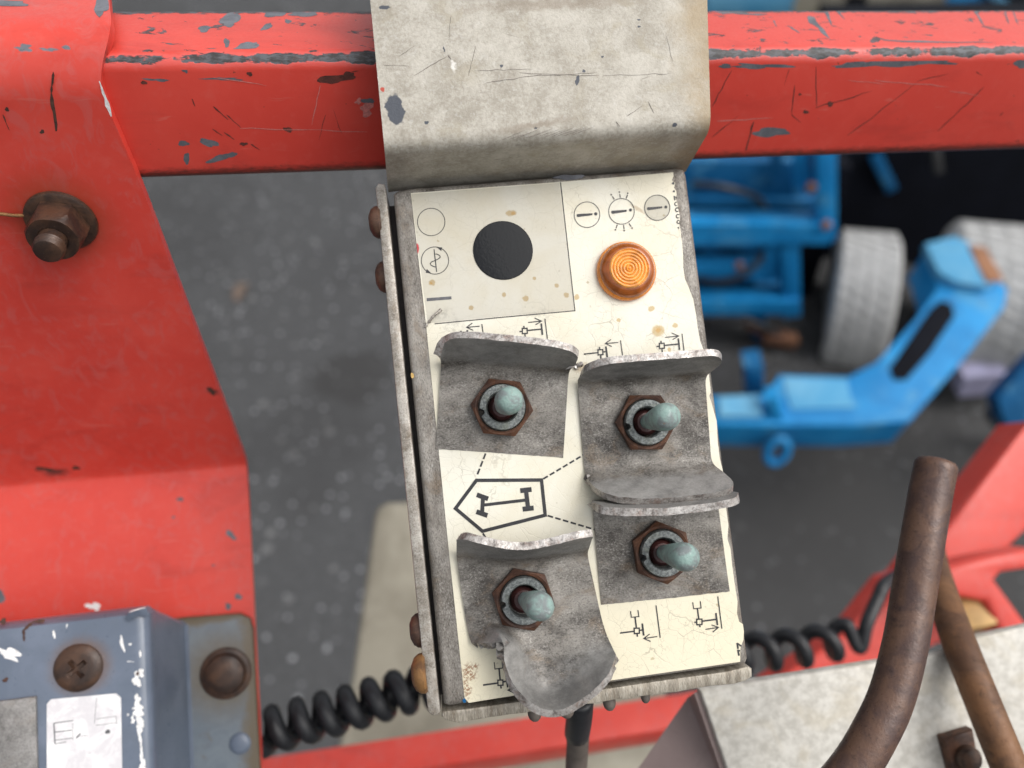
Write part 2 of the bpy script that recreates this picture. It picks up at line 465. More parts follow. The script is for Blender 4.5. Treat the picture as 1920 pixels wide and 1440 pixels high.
def mat_label():
    M = Mat('aged_cream_sticker')
    n = M.noise(.045, 5, .6, .5); f = M.noise(.9, 5, .7)
    col = M.mix(M.ramp(n, .35, .68), (.73, .705, .605), (.68, .63, .49))
    x, y, z = M.xyz()
    low = M.ramp(M.math('ADD', y, M.mul(n, 40)), 0, -45)                # the lower half has yellowed
    col = M.mix(M.mul(low, .8), col, (.72, .655, .48))
    P = lambda px, py, rx, ry=None, an=0: (*mm(pan(px, py, .0002)), rx, ry or rx, an)
    # crackle in the varnish
    v = M.warp(.35, 1.4)
    e1 = M.vor(.13, 'DISTANCE_TO_EDGE', vec=v); e2 = M.vor(.42, 'DISTANCE_TO_EDGE', vec=M.warp(.8, 1.2))
    cr = M.mx(M.ramp(e1, .014, .004), M.mul(M.ramp(e2, .034, .010), .6))
    zone = M.spots([P(1180, 590, 15, 9), P(1250, 640, 9, 12), P(1260, 1200, 24, 12), P(1080, 380, 5, 6), P(900, 890, 10, 6), P(1230, 500, 10, 16)], M.warp(.2, 6), .9)
    crm = M.mul(M.mul(cr, M.ramp(M.noise(.11, 4, .6), .36, .62)), M.math('ADD', M.mul(zone, .42), .18))
    col = M.mix(crm, col, (.27, .235, .17))
    # little brown water spots, random size
    sv = M.warp(.9, .9)
    vd = M.vor(.20, vec=sv); vc = M.nd('ShaderNodeSeparateColor', {0: M.nd('ShaderNodeTexVoronoi', {'Vector': sv, 'Scale': .20}).outputs['Color']}).outputs
    rad = M.mul(M.math('POWER', vc[0], 4.0), .12)
    sp = M.ramp(M.math('SUBTRACT', vd, rad), .012, -.012)
    vd2 = M.vor(.55, vec=sv); vc2 = M.nd('ShaderNodeSeparateColor', {0: M.nd('ShaderNodeTexVoronoi', {'Vector': sv, 'Scale': .55}).outputs['Color']}).outputs
    sp2 = M.ramp(M.math('SUBTRACT', vd2, M.mul(M.math('POWER', vc2[1], 3.5), .17)), .03, -.03)
    col = M.mix(M.mul(sp, .75), col, (.44, .36, .21)); col = M.mix(M.mul(sp2, .38), col, (.40, .35, .25))
    big = M.spots([P(1234, 620, 1.9, 1.7), P(958, 400, 1.6, .9), P(810, 530, 1.0, .9), P(1221, 579, 1.1, .7, .4), P(1266, 610, .8), P(985, 560, .9), P(1062, 553, .8), P(1044, 536, .7), P(1081, 557, .8), P(945, 553, .7), P(1178, 685, .8), P(884, 577, .7), P(1160, 600, .6), P(1255, 655, .6), P(1290, 662, .6), P(1002, 522, .5)], M.warp(1.2, .8), .3)
    rim = M.spots([P(1234, 619, .9, .8), P(962, 400, .7, .5), P(808, 531, .4, .4)], M.warp(2.0, .7), .5)
    col = M.mix(M.mul(big, .8), col, (.47, .33, .13)); col = M.mix(M.mul(rim, .8), col, (.50, .29, .07))
    rust = M.mul(M.spots([P(880, 1262, 2.2, 2.6), P(876, 1290, 1.2, 3.0), P(892, 1250, .9)], M.warp(1.0, 2.4), .6), M.ramp(M.noise(1.6, 4, .7), .42, .58))
    col = M.mix(M.mul(rust, .85), col, (.24, .10, .035))
    tear = M.spots([P(1090, 690, 2.2, 1.2, .4), P(1083, 686, .8, .5), P(1196, 392, 2.6, .7, -.6)], M.warp(.9, 1.6), .6)
    col = M.mix(M.mul(tear, .7), col, (.40, .30, .18))
    red = M.spots([P(782, 466, .6, 1.5, -.1)], M.warp(2, .3), .3); col = M.mix(red, col, (.62, .05, .06))
    grey = M.mul(M.spots([P(850, 612, 3.5, 2.2), P(1010, 590, 5, 2), P(830, 590, 3, 2)], M.warp(.4, 4), 1.0), M.ramp(M.noise(.7, 5, .7), .4, .6))
    col = M.mix(M.mul(grey, .4), col, (.26, .24, .2))
    return M, col, cr, f
M_, c_, k_, f_ = mat_label()
m_label = M_.out(c_, M_.remap(f_, .3, .7, .3, .48), 0, M_.bump(M_.math('SUBTRACT', M_.mul(f_, .3), M_.mul(k_, .5)), .25, .00025), .5)
M_, c_, k_, f_ = mat_label()
m_zone = M_.out(M_.mix(1.0, c_, (.74, .735, .74), 'MULTIPLY'), M_.remap(f_, .3, .7, .3, .45), 0, M_.bump(f_, .15, .0002), .5)
M_, c_, k_, f_ = mat_label()
m_greyspot = M_.out(M_.mix(1.0, c_, (.68, .68, .68), 'MULTIPLY'), .4)

def mat_flat(name, col, rough=.5, metal=0, var=.25, sc=.6, spec=.5):
    M = Mat(name); n = M.noise(sc, 5, .65)
    c2 = tuple(c * (1 - var) for c in col); c1 = tuple(min(1, c * (1 + var * .6)) for c in col)
    return M.out(M.mix(M.ramp(n, .3, .7), c2, c1), rough, metal, M.bump(n, .1, .0003), spec)
m_print = mat_flat('black_print', (.018, .018, .022), .45, var=.5)
m_printgrey = mat_flat('faded_print', (.10, .10, .11), .5)

def mat_plug():
    M = Mat('glossy_black_plastic')
    n = M.noise(1.4, 3, .5, .2)
    return M.out((.006, .007, .009), .06, 0, M.bump(n, .10, .0002), .24)
m_plug = mat_plug()

def mat_amber(name, c1, rough=.12, tr=.35):
    M = Mat(name); n = M.noise(.35, 4, .6, .4)
    col = M.mix(M.ramp(n, .35, .7), c1, tuple(c * .6 for c in c1))
    sp = M.ramp(M.noise(1.3, 5, .7), .66, .74); col = M.mix(M.mul(sp, .6), col, (.1, .03, .02))
    return M.out(col, rough, 0, M.bump(n, .05, .0003), .5, **{'Transmission Weight': tr, 'IOR': 1.49, 'Coat Weight': .4, 'Coat Roughness': .08})
m_amber = mat_amber('amber_lens', (.48, .125, .02), .10, .25)
m_amber_in = mat_amber('amber_lens_rings', (.98, .40, .07), .14, .05)
m_amber_rim = mat_amber('amber_lens_rim', (.90, .28, .02), .2, .1)

def mat_rust(name, a, b, rough=.6, sc=.8, metal=.1, pits=.5):
    M = Mat(name); M.rand = 61
    n = M.noise(sc, 7, .68, .4); n2 = M.noise(sc * .25, 4, .6, .6); n3 = M.noise(sc * 3, 5, .7)
    col = M.mix(M.ramp(n2, .36, .66), a, b)
    col = M.mix(M.mul(M.ramp(n, .54, .72), pits), col, tuple(c * .25 for c in a))
    col = M.mix(M.mul(M.ramp(n3, .62, .76), .35), col, tuple(min(1, c * 1.9 + .03) for c in b))
    return M.out(col, M.remap(n, .3, .7, rough - .12, rough + .15), metal, M.bump(M.math('ADD', M.mul(n, .7), M.mul(n3, .3)), .4, .0005), .4)
m_nut = mat_rust('rusty_nut', (.045, .021, .014), (.112, .048, .025), .5)
m_rivet = mat_rust('rusty_rivet', (.13, .065, .03), (.26, .135, .05), .45)
m_rivet_d = mat_rust('dark_rusty_rivet', (.055, .03, .022), (.13, .07, .045), .45)
m_lever = mat_rust('brown_rusted_bar', (.075, .045, .039), (.135, .076, .052), .34, .5)
m_rod = mat_rust('orange_rusted_rod', (.10, .05, .028), (.19, .092, .042), .55, .35)
m_boltrust = mat_rust('dark_bolt_rust', (.030, .018, .014), (.078, .040, .024), .40, .55)
m_boot = mat_rust('oxidised_pivot', (.028, .010, .010), (.06, .020, .018), .35, 1.2)

def mat_zinc():
    M = Mat('zinc_collar'); M.rand = 50
    n = M.noise(1.5, 6, .7); n2 = M.noise(.3, 3)
    col = M.mix(M.ramp(n, .35, .68), (.075, .085, .086), (.21, .225, .22)); col = M.mix(M.mul(M.ramp(n2, .5, .7), .5), col, (.12, .13, .10))
    return M.out(col, .5, .4, M.bump(n, .3, .0004), .4)
m_zinc = mat_zinc()
def mat_verdigris():
    M = Mat('verdigris_lever'); M.rand = 80
    n = M.noise(.28, 6, .65, .6); n2 = M.noise(1.5, 5, .7)
    col = M.mix(M.ramp(n, .38, .58), (.185, .21, .21), (.24, .345, .315))
    col = M.mix(M.mul(M.ramp(M.noise(.55, 5, .7, .5), .58, .7), .7), col, (.40, .47, .46))
    col = M.mix(M.mul(M.ramp(n2, .63, .72), .55), col, (.13, .14, .14))
    col = M.mix(M.mul(M.ramp(M.noise(.4, 4, .6, 1.0), .64, .72), .7), col, (.26, .15, .10))
    return M.out(col, .62, .05, M.bump(n2, .45, .0005), .35)
m_toggle = mat_verdigris()

def red_paint(M, fade=.0):
    """base red colour with sun fading, fine scuffs; returns colour, roughness, bump height"""
    n = M.noise(.03, 5, .6, .5); f = M.noise(.9, 5, .7); g = M.noise(.25, 6, .65)
    col = M.mix(M.ramp(n, .35, .7), (.60, .054, .038), (.65, .069, .049))
    col = M.mix(M.mul(M.ramp(g, .5, .75), .35 + fade), col, (.62, .105, .083))
    st = M.noise(1.0, 4, .6, 0, M.scale((.03, .5, .5), M.warp(.05, 6)))
    scm = M.ramp(st, .66, .72)
    col = M.mix(M.mul(scm, .38), col, (.60, .15, .12))
    gm = M.mul(M.ramp(M.noise(.05, 5, .65, .7, M.scale((.5, 1, 1))), .52, .70), .35); col = M.mix(gm, col, (.36, .035, .028))
    return col, M.remap(f, .3, .7, .30, .42), f

def mat_rail():
    M = Mat('worn_red_rail_paint')
    col, rough, f = red_paint(M)
    x, y, z = M.xyz()
    nz = M.noise(.9, 6, .7, 0, M.scale((.35, 1, 1))); nl = M.noise(.06, 4, .6, 0, M.scale((1, .2, .2)))
    # rubbed top-front edge: distance to the corner line
    d = M.math('SQRT', M.math('ADD', M.mul(y, y), M.mul(z, z)))
    wv = M.math('ADD', M.math('ADD', d, M.mul(nz, -1.8)), M.mul(M.remap(nl, .35, .65, 0, 1), -1.5))
    wear = M.ramp(wv, .75, .45)
    # rear top edge, lightly rubbed
    yb = M.math('SUBTRACT', y, RT * 1000)
    d2 = M.math('SQRT', M.math('ADD', M.mul(yb, yb), M.mul(z, z)))
    wear2 = M.ramp(M.math('ADD', M.math('ADD', d2, M.mul(nz, -6)), M.mul(nl, -6)), -.8, -1.6)
    # paint flaked off the top in patches
    top = M.ramp(z, -1.2, -.3)
    fl = M.mul(M.mul(M.ramp(M.noise(.2, 7, .7, .6, M.scale((.55, 1, 1))), .60, .625), top), .95)
    prim = M.mix(M.ramp(M.noise(.7, 6, .7, 0, M.scale((.4, 1, 1))), .38, .62), (.034, .031, .031), (.095, .10, .112))
    prim = M.mix(M.mul(M.ramp(M.noise(.35, 5, .7), .56, .68), .8), prim, (.07, .035, .025))
    m = M.mx(M.mx(wear, wear2), fl)
    # grime along the bottom edge
    zb = M.math('ADD', z, RT * 1000)
    gr = M.ramp(M.math('ADD', zb, M.mul(nz, -5)), 2.6, -1.0)
    col = M.mix(M.mul(gr, .85), col, (.055, .028, .02))
    halo = M.mul(M.ramp(wv, 2.0, .7), .45); col = M.mix(halo, col, (.66, .13, .12))
    col = M.mix(m, col, prim)
    sp = M.ramp(M.noise(.55, 6, .72, .3, M.scale((.5, 1, 1))), .685, .71); col = M.mix(M.mul(sp, .85), col, (.10, .04, .03))
    rough = M.mix(m, rough, (.5, .5, .5))
    return M.out(col, rough, 0, M.bump(M.math('SUBTRACT', M.mul(f, .25), m), .35, .0004), .42)
m_rail = mat_rail()

def mat_red(name, spots_list=(), faded=.1, extra=None):
    M = Mat(name); col, rough, f = red_paint(M, faded)
    sm = M.mul(M.ramp(M.noise(.16, 6, .7, 1.6, M.scale((1, .6, .6))), .48, .66), .42); col = M.mix(sm, col, (.52, .12, .11))
    ch = M.ramp(M.noise(.33, 6, .7, .2), .735, .75); col = M.mix(M.mul(ch, .8), col, (.09, .06, .06))
    if extra: col = extra(M, col)
    return M.out(col, rough, 0, M.bump(M.math('ADD', M.mul(f, .3), M.noise(.12, 3)), .15, .0004), .45)
m_red = mat_red('red_frame_paint')
def plate_extra(M, col):
    v = M.warp(.35, 3.0)
    P = lambda px, py, rx, ry, an=0: (lambda q: (q[0] * 1000, q[2] * 1000, rx, ry, an))(RAIL.hit(px, py, -.003, 1))
    # rust bleeding round the bolt; the plate front is the local x-z plane
    sw = M.nd('ShaderNodeSeparateXYZ', {0: v}).outputs
    v2 = M.nd('ShaderNodeCombineXYZ', {0: sw[0], 1: sw[2], 2: 0}).outputs[0]
    h = M.spots([P(112, 410, 15, 15)], v2, .75)
    col = M.mix(M.mul(h, .65), col, (.20, .045, .015))
    k = M.spots([P(105, 885, 5, 2.2, 0), P(400, 735, 2.2, 1.2, -.7), P(75, 880, 2, 1.3)], v2, .8)
    col = M.mix(M.mul(k, .8), col, (.055, .035, .03))
    return col
m_plate = mat_red('red_plate_paint', faded=.05, extra=plate_extra)
m_primer = mat_rust('grey_primer', (.095, .10, .115), (.15, .155, .175), .55, .5, 0, .35)
m_darkchip = mat_rust('dark_rust_chip', (.045, .025, .02), (.10, .045, .03), .7, .9, 0)
m_scratch = mat_rust('scratched_red', (.075, .026, .021), (.14, .040, .030), .6, .9, 0)
m_whitechip = mat_flat('white_chip', (.78, .77, .76), .6, var=.2, sc=1.5)
m_scuff = mat_flat('pale_scuff', (.58, .20, .18), .5, sc=1.2)

m_darkplate = mat_alloy('grey_tin_plate', (.12, .115, .11), (.30, .29, .28), rust=.2, rough=.5, metal=.3)
def mat_sticker():
    M = Mat('bleached_white_sticker'); n = M.noise(.12, 6, .7, .6); f = M.noise(1.1, 6, .75)
    col = M.mix(M.ramp(n, .4, .65), (.62, .60, .62), (.82, .81, .81)); col = M.mix(M.mul(M.ramp(f, .66, .74), .6), col, (.28, .26, .26))
    return M.out(col, .45, 0, M.bump(f, .1, .0003), .4)
m_sticker = mat_sticker()

def mat_speckle():
    M = Mat('speckled_galvanised_sheet')
    n = M.noise(.30, 4, .6, .1); n2 = M.noise(.06, 4, .6, .6)
    col = M.mix(M.ramp(n, .30, .70), (.45, .43, .385), (.63, .61, .56)); col = M.mix(M.mul(M.ramp(n2, .5, .7), .4), col, (.48, .42, .31))
    return M.out(col, .55, .1, M.bump(n, .2, .0004), .4)
m_speckle = mat_speckle()
m_mauve = mat_rust('brown_painted_side', (.27, .205, .195), (.33, .255, .24), .5, .12, 0, .15)
m_slit = mat_flat('dark_slit', (.05, .04, .04), .6)
m_beige = mat_rust('dirty_beige_panel', (.22, .20, .155), (.34, .315, .25), .6, .05, 0, .2)
m_black = mat_flat('black_rubber', (.016, .017, .02), .42, sc=.3)
m_black.node_tree.nodes['Principled BSDF'].inputs['Specular IOR Level'].default_value = .45
m_tan = mat_flat('tan_plastic', (.55, .33, .12), .5, sc=.1)
m_hose = mat_flat('grey_brown_hose', (.12, .10, .085), .6, sc=.2)
def mat_blue(name, a, b, rough=.5, wear=.5):
    M = Mat(name); n = M.noise(.006, 5, .65, .6); n2 = M.noise(.012, 6, .7, .6)
    col = M.mix(M.ramp(n, .36, .66), a, b)
    col = M.mix(M.mul(M.ramp(M.noise(.009, 5, .7, 1.0), .52, .66), .5), col, (.10, .30, .46))
    col = M.mix(M.mul(M.ramp(n2, .62, .72), wear), col, (.10, .055, .04))
    return M.out(col, rough, 0, None, .2)
m_blue = mat_blue('blue_machine_paint', (.007, .17, .42), (.016, .25, .56))
m_bluefade = mat_blue('faded_blue_paint', (.07, .28, .48), (.14, .36, .54), .6, .7)
m_bluedark = mat_blue('deep_blue_paint', (.005, .08, .20), (.008, .11, .27))
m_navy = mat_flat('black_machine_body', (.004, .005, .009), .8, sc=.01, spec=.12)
m_tyre = mat_flat('grey_nonmarking_tyre', (.44, .44, .435), .8, sc=.02, var=.15)
m_sidewall = mat_flat('grey_tyre_sidewall', (.035, .035, .036), .8, sc=.02)
m_tag = mat_flat('lilac_plastic', (.36, .35, .50), .5, sc=.01)
m_rustbg = mat_rust('background_rust', (.13, .06, .035), (.30, .14, .07), .7, .02, 0)
def mat_asphalt():
    M = Mat('asphalt')
    n = M.noise(.0016, 5, .6, .3); f = M.noise(.05, 6, .75)
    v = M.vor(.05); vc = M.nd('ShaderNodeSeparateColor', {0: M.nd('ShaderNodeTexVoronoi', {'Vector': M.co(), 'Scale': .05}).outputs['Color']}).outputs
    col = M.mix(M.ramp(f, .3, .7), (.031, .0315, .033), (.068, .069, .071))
    st = M.mul(M.ramp(v, .42, .30), M.ramp(vc[0], .86, .97)); col = M.mix(st, col, (.27, .275, .29))  # stone specks, here and below, with glints put into their colour
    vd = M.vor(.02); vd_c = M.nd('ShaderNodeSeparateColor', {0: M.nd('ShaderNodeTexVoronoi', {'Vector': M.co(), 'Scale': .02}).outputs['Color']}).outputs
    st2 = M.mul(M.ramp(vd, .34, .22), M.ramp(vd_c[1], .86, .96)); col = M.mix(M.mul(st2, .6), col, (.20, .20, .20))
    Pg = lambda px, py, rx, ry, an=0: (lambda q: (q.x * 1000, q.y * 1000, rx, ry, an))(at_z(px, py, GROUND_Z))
    shade_damp = M.spots([Pg(1500, 1000, 1150, 750, .15), Pg(660, 700, 170, 130, .4)], M.warp(.004, 260), .35)   # right: machine shade painted into the colour; left: damp patch
    col = M.mix(M.mul(shade_damp, .6), col, (.017, .0155, .0145))
    dk = M.mul(M.ramp(n, .44, .62), .35); col = M.mix(dk, col, (.016, .015, .015))
    return M.out(col, M.remap(f, .3, .7, .55, .8), 0, M.bump(M.math('ADD', f, M.mul(v, -.4)), .6, .006), .45)
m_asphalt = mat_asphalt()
m_leaf = mat_flat('dry_leaf', (.12, .085, .065), .7, sc=.05)

# ------------------------------------------------------------------ the setting
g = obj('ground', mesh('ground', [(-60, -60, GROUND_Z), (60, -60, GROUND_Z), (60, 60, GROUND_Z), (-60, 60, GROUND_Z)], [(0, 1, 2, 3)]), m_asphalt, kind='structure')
lf = at_z(452, 548, GROUND_Z + .004)
lp = [(math.cos(a) * (.026 if i % 2 else .021), math.sin(a) * .06, .010 * math.cos(2 * a)) for i, a in enumerate(np.linspace(0, 2 * math.pi, 13)[:-1])]
Vl = [Vector((0, 0, .012))] + [Vector(p) for p in lp]; Vl = [lf + v + Vector((0, 0, .012)) for v in Vl]
Fl = [(0, i, i % 12 + 1) for i in range(1, 13)]
Vb = [v - Vector((0, 0, .002)) for v in Vl]; Fl += [(13 + a, 13 + c, 13 + b) for a, b, c in Fl] + [(i, i % 12 + 1, 13 + i % 12 + 1, 13 + i) for i in range(1, 13)]
obj('fallen_leaf', mesh('leaf', Vl + Vb, Fl), m_leaf, label='small brown dry leaf lying on the asphalt left of the control box', cat='leaf')

# ------------------------------------------------------------------ red guard rail
def rounded_square(s_, r_, k=6):
    pts = []
    for (cx, cz, a0) in ((r_, -r_, 90), (s_ - r_, -r_, 0), (s_ - r_, -s_ + r_, -90), (r_, -s_ + r_, -180)):
        for i in range(k + 1):
            a = R(a0 + 90 - 90 * i / k) if False else R(a0 + (90 if cx < s_ / 2 and cz > -s_ / 2 else 90) - 90 * i / k)
            pts.append((cx + r_ * math.cos(a), cz + r_ * math.sin(a)))
    return pts
sec = rounded_square(RT, .0042)
xs = np.linspace(-.26, .40, 24)
V, F = [], []; ns = len(sec)
for x in xs:
    for (y, z) in sec: V.append((x, y, z))
for i in range(len(xs) - 1):
    for k in range(ns):
        l = (k + 1) % ns; F.append((i * ns + k, i * ns + l, (i + 1) * ns + l, (i + 1) * ns + k))
F.append(list(range(ns))); F.append([(len(xs) - 1) * ns + k for k in range(ns)])
rail = root('guard_rail', RAIL, 'red square steel guard rail tube running behind the beige bracket, paint worn on its edge', 'guard rail')
tube_o = obj('tube', mesh('rail_tube', V, F, True, 50), m_rail, rail)
ch = [blot(345 + 90, 38, 16, 11, -.5), blot(383, 54, 12, 6, -.3), blot(427, 35, 14, 10, -.6), blot(460, 88, 28, 7, -.3), blot(425, 80, 5, 9), blot(500, 50, 12, 5, -.6), blot(540, 40, 6, 4), blot(515, 26, 20, 6), blot(650, 20, 40, 4), blot(570, 26, 28, 5)]
for p1, p2, wd in [((1515, 30), (1556, 72), 14), ((1545, 12), (1560, 48), 12), ((1562, 12), (1584, 36), 8), ((1825, 15), (1846, 50), 7), ((1883, 20), (1892, 45), 5), ((1898, 18), (1910, 48), 5), ((1700, 14), (1718, 26), 10), ((1340, 22), (1440, 27), 9), ((1345, 16), (1420, 18), 6), ((1655, 75), (1870, 80), 5), ((1450, 38), (1456, 50), 5), ((1480, 50), (1500, 62), 4), ((735, 12), (745, 30), 6)]:
    ch.append(scratch(p1, p2, wd, wd * .25))
decals('paint_chips', RAIL, 2, .00003, ch, m_primer, rail, clip=(1, .0043, RT - .0043))
ch = [blot(344, 269, 9, 6), blot(392, 268, 18, 7, .3), blot(350, 297, 6, 10), blot(410, 297, 22, 6, -.35), blot(436, 290, 8, 5), blot(1445, 248, 32, 9, 0), blot(690, 190, 14, 5)]
decals('primer_patches', RAIL, 1, -.00003, ch, m_primer, rail, clip=(2, -RT + .0044, -.0044))
ch = [blot(628, 148, 34, 8, -.05), blot(655, 141, 10, 7), scratch((660, 135), (700, 124), 5), blot(245, 131, 5, 7, -.6), blot(468, 137, 5, 6), blot(540, 243, 10, 4, .3), blot(457, 270, 7, 3.5), blot(270, 155, 7, 3, .2),
      scratch((360, 185), (366, 200), 5), scratch((400, 200), (428, 225), 5), scratch((425, 215), (452, 240), 4), scratch((398, 242), (418, 255), 4), scratch((420, 248), (440, 262), 5), scratch((470, 270), (488, 282), 4),
      scratch((1529, 202), (1635, 171), 4.5, 1.5), scratch((1530, 125), (1531, 202), 2.5, 2), blot(1557, 195, 6, 4.5, -.5), blot(1511, 210, 5, 3.5), scratch((1490, 160), (1484, 215), 3, 2), scratch((1484, 215), (1502, 230), 3), blot(1500, 177, 3, 2),
      scratch((1335, 200), (1372, 132), 3, 1.5), scratch((1590, 255), (1720, 155), 2.6, 1.4), scratch((1720, 152), (1780, 138), 2.4), scratch((1758, 246), (1845, 165), 3.2, 1.2), scratch((1808, 201), (1845, 163), 3, 1.5), scratch((1395, 292), (1413, 228), 3, 5), scratch((1335, 258), (1385, 217), 2.5), scratch((1830, 134), (1842, 142), 3), scratch((1875, 217), (1882, 210), 3),
      scratch((610, 215), (598, 262), 2, 1.4), scratch((640, 250), (625, 205), 2), scratch((1400, 296), (1900, 284), 2.6, 2.4, 16, 1.0), scratch((1470, 291), (1640, 288), 6, 3, 12), scratch((1700, 286), (1770, 283), 7, 3, 9), scratch((1880, 280), (1912, 262), 6, 4), scratch((1480, 130), (1470, 160), 2), scratch((300, 322), (690, 312), 3, 3, 18, 1.2)]
ch2 = [blot(1425, 124, 48, 5, .02, 26, .5), blot(1650, 120, 70, 7, -.02, 30, .45), blot(1740, 116, 45, 5, 0, 26, .5), blot(1590, 112, 30, 4, 0, 22, .5), blot(1360, 124, 12, 4), blot(1915, 120, 12, 9), blot(295, 150, 20, 3, .05, 20, .6), blot(420, 148, 30, 3, .0, 20, .6), blot(345, 128, 6, 9, -.3)]
decals('bare_edge_patches', RAIL, 1, -.00002, ch2, m_primer, rail, clip=(2, -RT + .0044, -.0036))
ch = [slim(o_) for o_ in ch]
decals('scratches', RAIL, 1, -.00005, ch, m_scratch, rail, clip=(2, -RT + .0044, -.0044))
ch = [scratch((600, 160), (585, 235), 2.5, 1.0), scratch((1345, 226), (1450, 222), 2, 1, 9), scratch((1640, 150), (1780, 163), 1.8, 1, 9), scratch((1780, 170), (1840, 180), 1.6), scratch((400, 145), (500, 160), 2, 1), scratch((450, 240), (690, 247), 1.8, 1.0, 12), blot(688, 205, 12, 12, 0, 18, .6), blot(672, 190, 6, 5, 0, 18, .6), scratch((1590, 150), (1660, 158), 2)]
decals('pale_scuffs', RAIL, 1, -.00007, ch, m_scuff, rail, clip=(2, -RT + .0044, -.0044))

# ------------------------------------------------------------------ red folded mounting plate on the left
TH = .003
ofs = .0030 + 0.0
FOLD_Z = -.1600
SLOPE = R(38)
dvec = Vector((0, -math.cos(SLOPE), -math.sin(SLOPE)))     # runs out towards the viewer and down
foldp = Vector((0, -ofs, FOLD_Z))
LOW = Frame(RAIL.m @ foldp, RAIL.ax[0], -(RAIL.m.to_3x3() @ dvec), RAIL.ax[0].cross(-(RAIL.m.to_3x3() @ dvec)))
XL = -.33
def front_x(px, py): q = RAIL.hit(px, py, -ofs, 1); return q.x, q.z
def top_x(px, py): q = RAIL.hit(px, py, .006, 2); return q.x, q.y
x_top0, y_top0 = top_x(205, 0)
x_top1, y_top1 = top_x(180, 105)
fr = [front_x(183, 150), front_x(210, 221), front_x(262, 341), front_x(337, 540), front_x(400, 705), front_x(461, 866)]
lw = [LOW.hit(463, 880), LOW.hit(470, 1010), LOW.hit(480, 1220), LOW.hit(495, 1520), LOW.hit(498, 1640)]
stations = [((RT + .006), .006, x_top0 - .004), (y_top0, .006, x_top0), (max(y_top1, .004), .006, x_top1)]
stations += [(-ofs, z, x) for (x, z) in fr]
rows = []
for (y, z, x) in stations: rows.append([(XL, y, z), (x, y, z)])
for q in lw:
    rows.append([(XL, *(foldp + Vector((0, 0, 0)) - Vector((0, 0, 0)))[1:]) if False else tuple((foldp + Vector((XL, 0, 0)) + (-dvec) * q.y)), tuple(foldp + Vector((q.x, 0, 0)) + (-dvec) * q.y)])
plate = root('mounting_plate', RAIL, 'large red folded steel mounting plate with a rusty bolt, hooked over the rail at left', 'steel plate')
obj('folded_sheet', sheet(rows, TH, m=40, r=.0075, sub=3, side=1 if True else -1, name='plate', sharp=60), [m_plate, m_plate], plate)

ch = [blot(45, 90, 17, 6, .05, 18, .5), blot(92, 93, 14, 3.5, .1, 18, .5), blot(124, 89, 8, 4), blot(190, 12, 14, 16), blot(10, 6, 40, 6)]
decals('paint_chips', RAIL, 2, .00604, ch, m_primer, plate)
ch = [scratch((100, 135), (96, 175), 5, 4), scratch((96, 175), (106, 246), 5, 10), blot(79, 247, 4, 4), blot(13, 205, 4, 4), scratch((5, 215), (18, 245), 3), blot(396, 733, 9, 5, .7), blot(108, 884, 26, 5, .1, 20, .6), blot(143, 878, 8, 4)]
decals('dark_chips', RAIL, 1, -ofs - .00004, ch, m_darkchip, plate)
ch = [blot(433, 1003, 11, 6, .8), blot(338, 936, 6, 4), blot(325, 970, 3, 2.5), blot(447, 1119, 7, 6), blot(428, 1137, 6, 6), blot(0, 1118, 8, 14), blot(400, 1060, 3, 2)]
decals('primer_patches', LOW, 2, .00004, ch, m_primer, obj('chip_carrier', None, None) if False else plate)
plate.children[-1].matrix_parent_inverse = plate.matrix_world.inverted() @ LOW.m
decals('white_chips', LOW, 2, .00005, [blot(176, 1137, 12, 8, 0, 20, .5)], m_whitechip, plate)
plate.children[-1].matrix_parent_inverse = plate.matrix_world.inverted() @ LOW.m
decals('white_scrape', RAIL, 1, -ofs - .00005, [scratch((186, 152), (209, 218), 4, 9)], m_whitechip, plate)
# washer, nut and bolt end: axis is the plate's front normal (-y of the rail frame)
qb = RAIL.hit(116, 412, -ofs, 1)
BM = Matrix.Translation(qb) @ Matrix.Rotation(R(90), 4, 'X') @ Matrix.Scale(.88, 4)
wsh = obj('washer', lathe([(.0035, 0), (.0106, 0), (.0110, .0006), (.0108, .0016), (.0100, .0021), (.0035, .0023)], 40, BM), m_boltrust, plate)
def hexnut(af, z0, z1, hole, name='nut', chamfer=.92):
    """hexagonal nut with a chamfered top and a hole"""
    Rr = af / math.sqrt(3); seg = 36; rows_ = []
    def rad(a): 
        aa = (a + math.pi / 6) % (math.pi / 3) - math.pi / 6
        return (af / 2) / math.cos(aa)
    circ = af / 2 * 1.03
    h = z1 - z0
    prof = [lambda a: (hole, z0), lambda a: (rad(a), z0), lambda a: (rad(a), z1 - h * .30 * max(0, (rad(a) - af / 2 * .98) / (Rr - af / 2 * .98)) - h * .06), lambda a: (min(rad(a), circ) * .955, z1), lambda a: (hole * 1.12, z1), lambda a: (hole, z1 - h * .12), lambda a: (hole, z0)]
    V, F = [], []; n = len(prof)
    for i in range(seg):
        a = 2 * math.pi * i / seg
        for p in prof:
            r, z = p(a); V.append((r * math.cos(a), r * math.sin(a), z))
    for i in range(seg):
        j = (i + 1) % seg
        for k in range(n - 1): F.append((i * n + k, j * n + k, j * n + k + 1, i * n + k + 1))
    return mesh(name, V, F, True, 28)
me = hexnut(.0155, .0023, .0118, .0040); me.transform(BM @ Matrix.Rotation(R(20), 4, 'Z')); obj('nut', me, m_boltrust, plate)
obj('bolt_end', lathe([(.0043, .003), (.0043, .0148), (.0046, .0150), (.0042, .0156), (.0046, .0162), (.0042, .0168), (.0046, .0174), (.0040, .0184), (.0028, .0188), (0, .0188)], 24, BM), m_boltrust, plate)
wire = [RAIL.hit(px, py, -ofs - .0012, 1) for px, py in ((-60, 398), (0, 401), (25, 404), (50, 404))]
